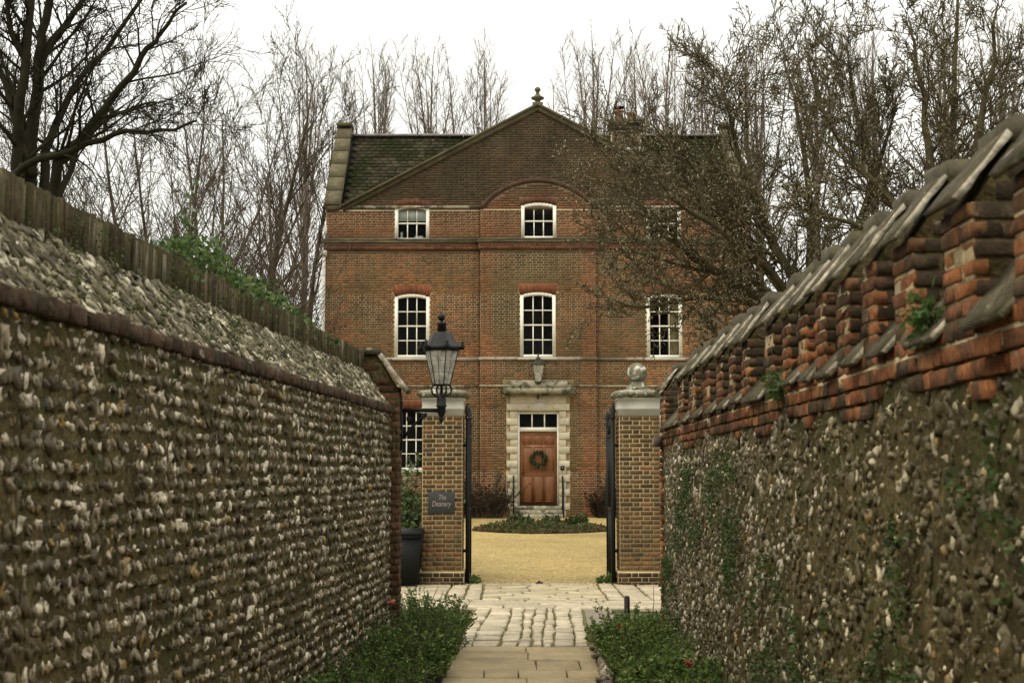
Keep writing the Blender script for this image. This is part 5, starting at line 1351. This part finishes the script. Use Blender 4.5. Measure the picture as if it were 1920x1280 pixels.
# round island bed in the court
iy0, iy1 = 35.6, 38.3; icx = PX(1018, 36.9, 990)
m = MB(); pr = [(icx + 1.72 * math.cos(a), (iy0 + iy1) / 2 + (iy1 - iy0) / 2 * math.sin(a)) for a in np.linspace(0, 2 * math.pi, 33)[:-1]]
V = [(x, y, gz(y) + .015) for x, y in pr] + [(x, y, gz(y) - .1) for x, y in pr]; n = len(pr)
m.add(V, [np.array([list(range(n))]), np.array([[i, n + i, n + (i + 1) % n, (i + 1) % n] for i in range(n)])]); tag(m.build('island_bed_soil', M['soil']), kind='structure')
gm = MB(); rg = np.random.default_rng(5); n = 12000; a = rg.uniform(0, 2 * math.pi, n); r_ = np.sqrt(rg.random(n)) * np.array([1 + .16 * n3(math.cos(q) * 2, math.sin(q) * 2, 31) for q in a])
x = icx + 1.72 * r_ * np.cos(a); y = (iy0 + iy1) / 2 + (iy1 - iy0) / 2 * r_ * np.sin(a)
hh = np.array([max(.04, .12 + .30 * n3(u_ * 1.8, v_ * 1.8, 2)) for u_, v_ in zip(x, y)]) * np.clip(1.05 - .75 * r_ ** 3, .15, 1)
pos = np.stack([x, y, np.array([gz(v_) for v_ in y]) + rg.random(n) * hh], 1)
cl = np.array([(.08, .12, .032), (.12, .14, .05), (.14, .115, .055), (.17, .105, .045), (.05, .08, .025)])[rg.integers(0, 5, n)]
low = (r_ > .84); cl[low & (rg.random(n) < .6)] = (.13, .085, .04)
V, F_, c = leaves(n, pos, rg.normal(0, 1, (n, 3)) * np.array((1, 1, .5)) + np.array((0, 0, .4)), rg.uniform(.06, .12, n), cl * rg.uniform(.6, 1.3, (n, 1)), rng=rg)
tag(gm.add(V, F_, c).build('ground_cover', M['leaf']), 'low green and brown ground cover filling the round bed before the door', kind='stuff')
for i, (px, hgt, lab) in enumerate(((975, .40, 'tall wispy grass clump at the left of the round bed'), (1030, .28, 'leafy green clump in the middle of the round bed'), (1080, .32, 'wispy plant clump at the right of the round bed'))):
    shrub('grass_clump', lab, 'plant', 'clumps in the round bed', (PX(px, 37.3, 980), 37.3, gz(37.3)), .28, .25, hgt, 70, 16, .13, [(.06, .08, .025), (.10, .10, .04), (.045, .065, .02)], seed=90 + i, spread=.5, up=1.5)

# ivy hanging over the left coping, moss and ferns on the walls
iv = thing('ivy', (ld(9, .5), 9.5, ZT), 'green ivy climbing over the coping of the left flint wall', 'ivy')
rg = np.random.default_rng(9); n = 6000; y = rg.uniform(8.4, 13.2, n)
prof = np.interp(y, [7.3, 8.5, 8.9, 9.5, 10.3, 11.0, 12.0, 13.2], [.0, .03, .30, .40, .26, .30, .22, .03])
hh = rg.random(n) ** 1.2 * prof; xx = np.array([ld(v, .50) for v in y]) + rg.normal(0, .09, n)
pos = np.stack([xx, y, ZT - .10 + hh], 1); dirs = np.stack([np.ones(n) * .7, -np.ones(n) * .7, rg.normal(0, .5, n)], 1)
cl = np.array([(.05, .095, .022), (.08, .13, .03), (.03, .055, .016), (.12, .16, .045)])[rg.integers(0, 4, n)] * rg.uniform(.7, 1.3, (n, 1))
V, F_, c = leaves(n, pos, dirs, rg.uniform(.03, .055, n), cl, wide=.85, fold=.12, rng=rg); MB().add(V, F_, c).build('foliage', M['leaf'], iv)
m = MB()
for i in range(40):
    y0 = rg.uniform(8.8, 12.5); p0 = np.array((ld(y0, .45), y0, ZT - .12)); q = p0 + np.array((rg.normal(0, .06), rg.normal(0, .35), rg.uniform(.12, .3))); m.tube([p0, (p0 + q) / 2 + rg.normal(0, .03, 3), q], [.006, .005, .003], 4, (.08, .08, .03))
for y0, h_ in ((9.25, .55), (9.9, .42)):
    p0 = np.array((ld(y0, .5), y0, ZT)); m.tube([p0, p0 + (0, .03, h_ * .5), p0 + (0.02, .0, h_)], [.007, .006, .004], 5, (.14, .16, .05))
    k = 46; pp = p0 + np.array((0.01, 0, 0)) + np.array((0, 0, h_)) * rg.uniform(.35, 1.05, (k, 1)) + rg.normal(0, .035, (k, 3)); V, F_, c = leaves(k, pp, rg.normal(0, 1, (k, 3)), rg.uniform(.03, .055, k), np.array([(.07, .12, .035)]) * rg.uniform(.7, 1.3, (k, 1)), wide=.9, fold=.1, rng=rg); MB().add(V, F_, c).build('foliage', M['leaf_gloss'], iv)
m.build('stems', M['bark_mag'], iv)
def moss_patches(spots, name, label, per=46, size=.022, spread=.07, seed=1, pal=None):
    rg = np.random.default_rng(seed); P_ = []; D = []
    for (p, nrm, k) in spots:
        nn = int(per * k); P_.append(np.array(p) + rg.normal(0, spread * k ** .5, (nn, 3)) * np.array((.25, 1, .8)) + np.array(nrm) * .02); D.append(np.tile(np.array(nrm), (nn, 1)))
    p = np.concatenate(P_); d = np.concatenate(D); n = len(p)
    pal = pal or [(.05, .085, .02), (.075, .115, .03), (.035, .06, .018)]
    cl = np.array(pal)[rg.integers(0, len(pal), n)] * rg.uniform(.6, 1.3, (n, 1))
    V, F_, c = leaves(n, p, d + np.array((0, 0, -.3)), size * rg.uniform(.6, 1.4, n), cl, wide=.7, rng=rg)
    tag(MB().add(V, F_, c).build(name, M['leaf']), label, kind='stuff')
sp = []
for _ in range(75):
    y = R.uniform(4.5, 14.8); t = R.random() ** 1.3; sp.append((np.array((ld(y, .02), y, ZB1 + .02)) + su * t * sl, sn, R.uniform(.3, 1.4)))
for _ in range(60):
    y = R.uniform(4.5, 14.5); sp.append(((ld(y, .42 + R.uniform(-.1, .1)), y, ZT + .0), (0, 0, 1), R.uniform(.2, .6)))
for _ in range(26):
    y = R.uniform(4.5, 12); sp.append(((ld(y, .29), y, ZS + R.uniform(0, .12)), (1, 0, 0), R.uniform(.2, .7)))
moss_patches(sp, 'wall_moss', 'small green moss and weed leaves growing on the left wall shoulder', seed=2, size=.017, pal=[(.06, .08, .02), (.085, .10, .028), (.045, .055, .018)])
sp = []
for _ in range(300):
    y = 4.4 + 12 * R.random() ** .9; z = R.uniform(.2, 2.0)
    if n3(y * .7, z * .9, 21) < -.05: continue
    sp.append(((rwx(y) - .015, y, z), (-1, 0, 0), R.uniform(.3, 1.5)))
moss_patches(sp, 'wall_weeds', 'small green creeping leaves scattered over the right flint wall', seed=3, per=40, size=.027)
def fern(px, py, dY, label, seed, k=1.0):
    Y = F * 1.5 / (px - 960 - F * .0122); Y = Y + dY; z = P(px, py, Y)[1]; c = (rwx(Y) - .04, Y, z)
    t = thing('wall_fern', c, label, 'fern', 'ferns on the right wall'); rg = np.random.default_rng(seed); n = int(130 * k)
    p = np.array(c) + rg.normal(0, .035 * k, (n, 3)) * np.array((.8, 1.4, 1.2)); d = rg.normal(0, 1, (n, 3)) + np.array((-.8, 0, .2))
    V, F_, cc = leaves(n, p, d, rg.uniform(.03, .055, n), np.array([(.06, .11, .025)]) * rg.uniform(.5, 1.4, (n, 1)), rng=rg); MB().add(V, F_, cc).build('fronds', M['leaf'], t)
    m = MB()
    for i in range(6):
        e = np.array(c) + rg.normal(0, .05, 3); m.tube([np.array(c) + (.05, 0, -.02), (np.array(c) + e) / 2, e], [.004, .003, .002], 4, (.05, .06, .02))
    m.build('stems', M['bark_mag'], t)
fern(1738, 590, .05, 'bright green fern tuft on the nearest crenel sill of the right wall', 1, 1.2)
fern(1455, 727, .0, 'small green fern tuft low between middle merlons of the right wall', 2, 1.1)

# ------------------------------------------------------------------ trees
def grow(rg, p, d, L, r, lev, S, out):
    nseg = S['seg'][lev]; st = L / nseg; pts = [p]; rad = [r]; x, y, z = p; dx, dy, dz = d
    end = S['taper'][lev]; gn = S['gn'][lev]; up = S['up'][lev]
    dirs = [d]
    for i in range(nseg):
        dx += rg.gauss(0, gn); dy += rg.gauss(0, gn); dz += rg.gauss(0, gn) + up
        l = math.sqrt(dx * dx + dy * dy + dz * dz); dx /= l; dy /= l; dz /= l
        x += dx * st; y += dy * st; z += dz * st
        pts.append((x, y, z)); rad.append(max(r * (1 - (1 - end) * (i + 1) / nseg), S['rmin'])); dirs.append((dx, dy, dz))
    out.append((lev, pts, rad))
    branch(rg, pts, rad, dirs, L, lev, S, out)
def branch(rg, pts, rad, dirs, L, lev, S, out):
    if lev + 1 >= S['levels']: return
    nseg = len(pts) - 1; n = S['n'][lev]; n = max(1, int(n * rg.uniform(.75, 1.25) * (1 if 'nf' not in S else min(1.3, L / S['nf'][lev]))))
    for k in range(n):
        t = S['t0'][lev] + (1 - S['t0'][lev]) * (k + rg.random()) / n; t = min(t, .999)
        i = int(t * nseg); f = t * nseg - i
        q = tuple(pts[i][j] + (pts[i + 1][j] - pts[i][j]) * f for j in range(3)); dd = dirs[i + 1]
        # a direction at the branching angle round the parent
        a = S['ang'][lev] * rg.uniform(.7, 1.3); ph = rg.uniform(0, 2 * math.pi)
        ref = (0, 0, 1) if abs(dd[2]) < .9 else (1, 0, 0)
        ux, uy, uz = dd[1] * ref[2] - dd[2] * ref[1], dd[2] * ref[0] - dd[0] * ref[2], dd[0] * ref[1] - dd[1] * ref[0]
        l = math.sqrt(ux * ux + uy * uy + uz * uz) or 1; ux /= l; uy /= l; uz /= l
        vx, vy, vz = dd[1] * uz - dd[2] * uy, dd[2] * ux - dd[0] * uz, dd[0] * uy - dd[1] * ux
        ca, sa, cp, sp_ = math.cos(a), math.sin(a), math.cos(ph), math.sin(ph)
        nd = (dd[0] * ca + sa * (ux * cp + vx * sp_), dd[1] * ca + sa * (uy * cp + vy * sp_), dd[2] * ca + sa * (uz * cp + vz * sp_))
        ll = L * S['len'][lev] * rg.uniform(.6, 1.25) * (1 - S['fall'][lev] * t)
        rr = max(min(rad[i] * S['rr'][lev], rad[i] * .8) * (1 - .3 * t), S['rmin'])
        grow(rg, q, nd, ll, rr, lev + 1, S, out)
def limb(rg, pts, r0, r1, S, out, lev=0, sub=3):
    """a limb along given points (smoothed), branching by rule S"""
    P_ = [np.array(p, float) for p in pts]; sm = []
    for i in range(len(P_) - 1):
        p0 = P_[max(i - 1, 0)]; p1 = P_[i]; p2 = P_[i + 1]; p3 = P_[min(i + 2, len(P_) - 1)]
        for k in range(sub):
            t = k / sub; sm.append(.5 * ((2 * p1) + (-p0 + p2) * t + (2 * p0 - 5 * p1 + 4 * p2 - p3) * t * t + (-p0 + 3 * p1 - 3 * p2 + p3) * t ** 3))
    sm.append(P_[-1]); sm = [tuple(s + np.array([rg.gauss(0, r0 * .25) for _ in range(3)])) for s in sm]
    n = len(sm); rad = [r0 + (r1 - r0) * i / (n - 1) for i in range(n)]; dirs = []
    for i in range(n):
        d = np.array(sm[min(i + 1, n - 1)]) - np.array(sm[max(i - 1, 0)]); dirs.append(tuple(d / np.linalg.norm(d)))
    out.append((lev, sm, rad)); L = sum(np.linalg.norm(np.array(sm[i + 1]) - np.array(sm[i])) for i in range(n - 1))
    branch(rg, sm, rad, dirs, L, lev, S, out)
def tree_meshes(out, split):
    """trunk MB (levels < split) and twig MB"""
    A, B = MB(), MB()
    gr = {}
    for lev, pts, rad in out: gr.setdefault((min(lev, 4), len(pts)), []).append((pts, rad))
    for (lev, k), lst in gr.items():
        sides = (9, 6, 5, 3, 3)[lev]
        (A if lev < split else B).tubes(np.array([p for p, r in lst]), np.array([r for p, r in lst]), sides, np.tile(np.array([(.1, .08, .06)]), (len(lst), 1)))
    return A, B
def tree(name, label, group, loc, out, split, mat, cat='tree', extra=None):
    t = thing(name, loc, label, cat, group); A, B = tree_meshes(out, split)
    if A.n: A.build('trunk', mat, t)
    if B.n: B.build('crown', mat, t)
    return t
def tips(out, lev): return [(pts, rad) for l, pts, rad in out if l >= lev]

# poplars behind the house: three grown individuals, then copies turned and sized
POP = dict(levels=4, seg=(12, 6, 4, 3), taper=(.06, .25, .4, .5), gn=(.02, .045, .07, .10), up=(.02, .085, .07, .05), n=(28, 8, 5), t0=(.28, .15, .12), ang=(.62, .5, .55), len=(.38, .40, .46), fall=(.55, .35, .3), rr=(.42, .6, .6), rmin=.011)
protos = []
LEAD = dict(levels=3, seg=(8, 5, 3), taper=(.12, .3, .5), gn=(.03, .06, .09), up=(.03, .05, .04), n=(24, 8), t0=(.10, .10), ang=(.48, .5), len=(.20, .48), fall=(.45, .3), rr=(.45, .6), rmin=.0075)
LOWER = dict(levels=3, seg=(6, 4, 3), taper=(.3, .3, .5), gn=(.05, .08, .1), up=(.05, .06, .05), n=(7, 5), t0=(.3, .2), ang=(.55, .5), len=(.4, .42), fall=(.4, .3), rr=(.5, .6), rmin=.0075)
for v in range(4):
    rg = random.Random(100 + v); out = []; H = 24.0
    nl = (10, 8, 1, 9)[v]; fan = (.13, .10, .03, .16)[v]
    out.append((0, [(0, 0, 0), (.05, 0, H * .3), (-.05, .03, H * .55), (0.03, .0, H * .70)], [.24, .2, .16, .10] if v != 2 else [.14, .12, .1, .08]))
    grow(rg, (.03, 0, H * .70), (0, 0, 1), H * .30, .09, 0, dict(LEAD, n=(16, 6)), out)
    for k in range(nl):
        t = rg.uniform(.46, .72); ph = k * 2.4 + rg.random(); L = H * (1 - t) * rg.uniform(.78, .99)
        grow(rg, (0, 0, H * t), (math.cos(ph) * fan * 1.5, math.sin(ph) * fan * 1.5, 1), L, rg.uniform(.05, .085), 0, LEAD, out)
    for k in range(4 if v != 2 else 2):
        t = rg.uniform(.25, .5); ph = k * 2.4; grow(rg, (0, 0, H * t), (math.cos(ph) * .5, math.sin(ph) * .5, 1), H * .22, .06, 0, LOWER, out)
    A, B = tree_meshes(out, 1); PTOP = PTOP + [max(V[:, 2].max() for V in A.v + B.v)] if v else [max(V[:, 2].max() for V in A.v + B.v)]; protos.append((A.mesh('trunk', (0, 0, 0)), B.mesh('crown', (0, 0, 0))))
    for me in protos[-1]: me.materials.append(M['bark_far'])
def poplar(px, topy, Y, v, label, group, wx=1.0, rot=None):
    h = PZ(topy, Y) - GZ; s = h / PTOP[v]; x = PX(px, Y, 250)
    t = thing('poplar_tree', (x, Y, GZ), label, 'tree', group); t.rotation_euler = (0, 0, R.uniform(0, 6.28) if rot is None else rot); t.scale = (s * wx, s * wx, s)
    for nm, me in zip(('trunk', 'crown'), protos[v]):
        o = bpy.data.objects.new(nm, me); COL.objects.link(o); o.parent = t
GP = 'bare trees behind the house'
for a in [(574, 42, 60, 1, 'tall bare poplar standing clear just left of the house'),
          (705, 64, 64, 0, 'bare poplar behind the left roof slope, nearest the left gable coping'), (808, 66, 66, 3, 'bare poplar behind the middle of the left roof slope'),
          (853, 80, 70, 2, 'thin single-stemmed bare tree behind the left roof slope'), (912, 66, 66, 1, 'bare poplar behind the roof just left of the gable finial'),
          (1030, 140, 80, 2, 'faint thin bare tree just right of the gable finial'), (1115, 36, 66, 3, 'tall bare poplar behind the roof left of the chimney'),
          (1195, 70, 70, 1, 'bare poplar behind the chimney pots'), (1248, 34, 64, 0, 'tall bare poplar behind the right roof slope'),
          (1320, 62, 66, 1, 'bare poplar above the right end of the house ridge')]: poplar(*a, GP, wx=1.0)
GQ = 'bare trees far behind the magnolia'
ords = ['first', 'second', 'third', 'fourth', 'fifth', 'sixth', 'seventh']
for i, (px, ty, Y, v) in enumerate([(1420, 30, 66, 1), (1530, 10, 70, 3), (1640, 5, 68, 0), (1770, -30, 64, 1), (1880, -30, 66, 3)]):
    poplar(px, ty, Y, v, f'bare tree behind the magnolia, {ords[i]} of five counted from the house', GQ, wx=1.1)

# the wooded left side: multi-stemmed bare trees beyond the wall
ASH = dict(levels=4, seg=(10, 7, 5, 3), taper=(.12, .2, .35, .5), gn=(.05, .09, .13, .16), up=(.02, .05, .05, .04), n=(16, 10, 6), t0=(.22, .18, .12), ang=(.55, .6, .65), len=(.42, .42, .42), fall=(.45, .4, .3), rr=(.5, .55, .55), rmin=.008)
def multi(px, topy, Y, stems, label, seed, r=.16, fan=.22, S=ASH, name='bare_tree', mat='bark', group='bare trees beyond the left wall', base=None):
    rg = random.Random(seed); out = []; x = PX(px, Y, 400); h = PZ(topy, Y) - GZ
    for k in range(stems):
        b = h * rg.uniform(.10, .28)
        p = (x + rg.gauss(0, .06), Y + rg.gauss(0, .06), b)
        grow(rg, p, ((k - (stems - 1) / 2) * fan + rg.gauss(0, .05), rg.gauss(0, .15), 1), (h - b) * rg.uniform(.85, 1.0), r * rg.uniform(.7, 1), 0, S, out)
    out.append((0, [(x, Y, 0), (x + .05, Y, h * .12), (x - .03, Y, h * .29)], [r * 1.9, r * 1.6, r * 1.3]))
    return tree(name, label, group, (x, Y, GZ), out, 2, M[mat])
multi(438, 88, 50, 3, 'fan-shaped bare tree between the ivy and the house', 201, .19, .20)
multi(300, 92, 46, 4, 'multi-stemmed bare tree behind the highest part of the ivy', 202, .15, .20)
multi(545, 150, 48, 2, 'dark forked bare tree close to the left corner of the house', 205, .14, .10)
multi(20, 20, 40, 3, 'bare tree at the far left edge behind the big dark tree', 206, .14, .2)
SHR = dict(levels=3, seg=(7, 5, 3), taper=(.25, .35, .5), gn=(.07, .11, .15), up=(.04, .05, .04), n=(10, 7), t0=(.2, .15), ang=(.5, .55), len=(.45, .45), fall=(.35, .3), rr=(.55, .6), rmin=.008)
def thicket(px, topy, Y, n, wd, label, seed):
    rg = random.Random(seed); out = []; x = PX(px, Y, 500); h = PZ(topy, Y) - .3
    for k in range(n): grow(rg, (x + rg.gauss(0, .35), Y + rg.gauss(0, .3), .2), (rg.gauss(0, wd), rg.gauss(0, .18), 1), h * rg.uniform(.65, 1.02), .045, 0, SHR, out)
    tree('twiggy_thicket', label, 'leafless thickets beyond the left wall', (x, Y, .2), out, 1, M['bark'], 'shrub')
thicket(488, 360, 40, 20, .10, 'dense upright leafless shrub left of the house corner', 301)
thicket(545, 420, 46, 12, .07, 'leafless shrub squeezed against the left corner of the house', 302)
thicket(250, 330, 36, 14, .2, 'low leafless shrub under the big dark tree', 304)

# big dark tree at the left edge
BIG = dict(levels=4, seg=(10, 7, 5, 4), taper=(.1, .2, .3, .45), gn=(.05, .10, .15, .2), up=(.0, .035, .03, .02), n=(15, 10, 6), t0=(.22, .18, .12), ang=(.75, .75, .7), len=(.40, .45, .42), fall=(.4, .4, .3), rr=(.42, .5, .5), rmin=.006)
rg = random.Random(401); out = []; TY = 27.0
def L3(lst, Y0): return [pt(px, py, Y0 + dy) for px, py, dy in lst]
limbs = [([(55, 560, 0), (34, 320, 0), (44, 190, -.3), (56, 40, -.4), (66, -160, -.5)], .13, .06), ([(60, 560, .2), (58, 320, .3), (66, 170, .4), (80, 90, .5), (92, 0, .5), (105, -180, .4)], .15, .06),
         ([(70, 560, 0), (80, 330, .5), (107, 233, .8), (150, 150, 1.0), (220, 65, 1.2), (290, -40, 1.4)], .11, .03), ([(85, 560, 0), (100, 337, -.6), (133, 283, -.8), (200, 200, -1), (267, 110, -1.2), (300, 67, -1.2), (345, 5, -1.2)], .12, .025),
         ([(20, 330, 0), (70, 300, -.8), (165, 273, -1.0), (233, 247, -1.2), (300, 247, -1.4), (372, 227, -1.5)], .085, .02), ([(95, 400, .4), (125, 340, .6), (150, 270, .8), (215, 215, 1.0), (292, 192, 1.2)], .08, .02),
         ([(60, 330, 0), (20, 200, .6), (-30, 60, 1.0), (-80, -80, 1.2)], .09, .03), ([(78, 120, .5), (110, 60, .8), (150, 10, 1), (190, -70, 1.2)], .10, .03), ([(50, 120, -.3), (25, 60, -.5), (5, -20, -.6)], .08, .03)]
for l, r0, r1 in limbs: limb(rg, L3(l, TY), r0, r1, BIG, out)
b = pt(70, 560, TY); out.append((0, [(b[0], b[1], 0), (b[0], b[1], 1.5), (b[0] - .1, b[1], b[2] + .2)], [.42, .34, .28]))
tree('big_bare_tree', 'big dark multi-stemmed bare tree at the upper left edge', None, (b[0], b[1], 0), out, 2, M['bark_dark'])

# magnolias with fat buds above the right wall
MAG = dict(levels=4, seg=(10, 7, 5, 3), taper=(.15, .22, .35, .6), gn=(.05, .12, .17, .2), up=(.02, .045, .06, .08), n=(23, 9, 6), t0=(.12, .12, .1), ang=(.85, .8, .75), len=(.36, .42, .40), fall=(.35, .35, .25), rr=(.36, .5, .55), rmin=.0075)
def buds(out, lev, rg, dens, t, size=.045):
    P_, D = [], []
    for l, pts, rad in out:
        if l < lev: continue
        a, b = np.array(pts[-2]), np.array(pts[-1]); d = b - a
        P_.append(b); D.append(d)
        if rg.random() < dens: k = rg.randrange(1, len(pts)); P_.append(np.array(pts[k])); D.append(d + np.array([rg.gauss(0, .1) for _ in range(3)]))
    P_, D = np.array(P_), np.array(D); D /= np.linalg.norm(D, axis=1, keepdims=True) + 1e-9; n = len(P_)
    g = np.random.default_rng(4); s = size * g.uniform(.6, 1.35, n)
    pts = np.stack([P_, P_ + D * s[:, None] * .45, P_ + D * s[:, None] * 1.1], 1); rads = np.stack([s * .14, s * .27, s * .04], 1)
    cl = np.array([(.20, .17, .10), (.30, .27, .18), (.14, .12, .06)])[g.integers(0, 3, n)] * g.uniform(.7, 1.3, (n, 1))
    MB().tubes(pts, rads, 3, cl).build('buds', M['bud'], t)
def magnolia(Y0, limbs, label, seed, base_px, dens=.6):
    rg = random.Random(seed); out = []
    for l, r0, r1 in limbs: limb(rg, L3(l, Y0), r0, r1, MAG, out)
    b = pt(*base_px, Y0); out.append((0, [(b[0] + .2, b[1], 0), (b[0] + .1, b[1], b[2] * .5), b], [.3, .24, .2]))
    t = tree('magnolia_tree', label, 'budding trees over the right wall', (b[0] + .2, b[1], 0), out, 2, M['bark_mag']); buds(out, 3, rg, dens, t); return t
magnolia(29.0, [([(1530, 640, 0), (1480, 580, -.2), (1400, 548, -.6), (1320, 498, -1.0), (1250, 445, -1.3), (1185, 370, -1.5), (1135, 300, -1.6)], .14, .02),
                ([(1530, 640, 0), (1450, 592, .4), (1380, 562, .6), (1300, 560, .6), (1210, 575, .5), (1150, 560, .4)], .10, .015),
                ([(1530, 630, 0), (1470, 540, .8), (1390, 450, 1.2), (1310, 390, 1.4), (1220, 400, 1.5), (1140, 440, 1.5)], .10, .015),
                ([(1530, 620, 0), (1450, 460, .2), (1400, 330, .0), (1370, 220, -.2), (1345, 130, -.3)], .11, .015),
                ([(1535, 620, 0), (1520, 420, .8), (1500, 240, 1.0), (1470, 110, 1.2)], .11, .015),
                ([(1540, 620, 0), (1600, 440, -.5), (1650, 300, -.8), (1680, 180, -1.0)], .10, .015),
                ([(1520, 600, 0), (1430, 500, -1.0), (1330, 420, -1.8), (1260, 370, -2.2), (1215, 310, -2.4)], .09, .015),
                ([(1540, 630, 0), (1440, 630, -.8), (1380, 640, -1.2), (1330, 620, -1.4)], .06, .012),
                ([(1530, 600, 0), (1420, 380, 1.6), (1400, 230, 2.0), (1400, 120, 2.2)], .09, .015),
                ([(1500, 590, 0), (1400, 520, -.4), (1300, 505, -.8), (1220, 480, -1.0), (1150, 470, -1.1)], .07, .012),
                ([(1480, 570, .4), (1380, 430, .8), (1290, 300, .6), (1215, 230, .4)], .07, .012)],
         'spreading budding magnolia whose branches cross the right side of the house', 501, (1530, 640))
magnolia(26.5, [([(1760, 520, 0), (1690, 400, .4), (1600, 300, .8), (1540, 200, 1), (1510, 90, 1.2)], .11, .015),
                ([(1765, 510, 0), (1745, 340, 0), (1730, 180, 0), (1700, 40, 0)], .12, .018),
                ([(1770, 510, 0), (1820, 340, -.4), (1850, 180, -.6), (1870, 10, -.8)], .12, .018),
                ([(1760, 500, 0), (1660, 440, -.8), (1580, 420, -1.2), (1510, 380, -1.4)], .09, .012),
                ([(1775, 500, 0), (1880, 330, .6), (1950, 200, .8), (2000, 60, 1)], .11, .018),
                ([(1765, 500, 0), (1780, 300, 1.2), (1790, 120, 1.6), (1800, -60, 1.8)], .11, .018),
                ([(1760, 480, 0), (1640, 330, 1.6), (1600, 180, 2.0), (1590, 80, 2.2)], .09, .015)],
         'dense budding magnolia filling the upper right corner above the wall', 502, (1765, 520))
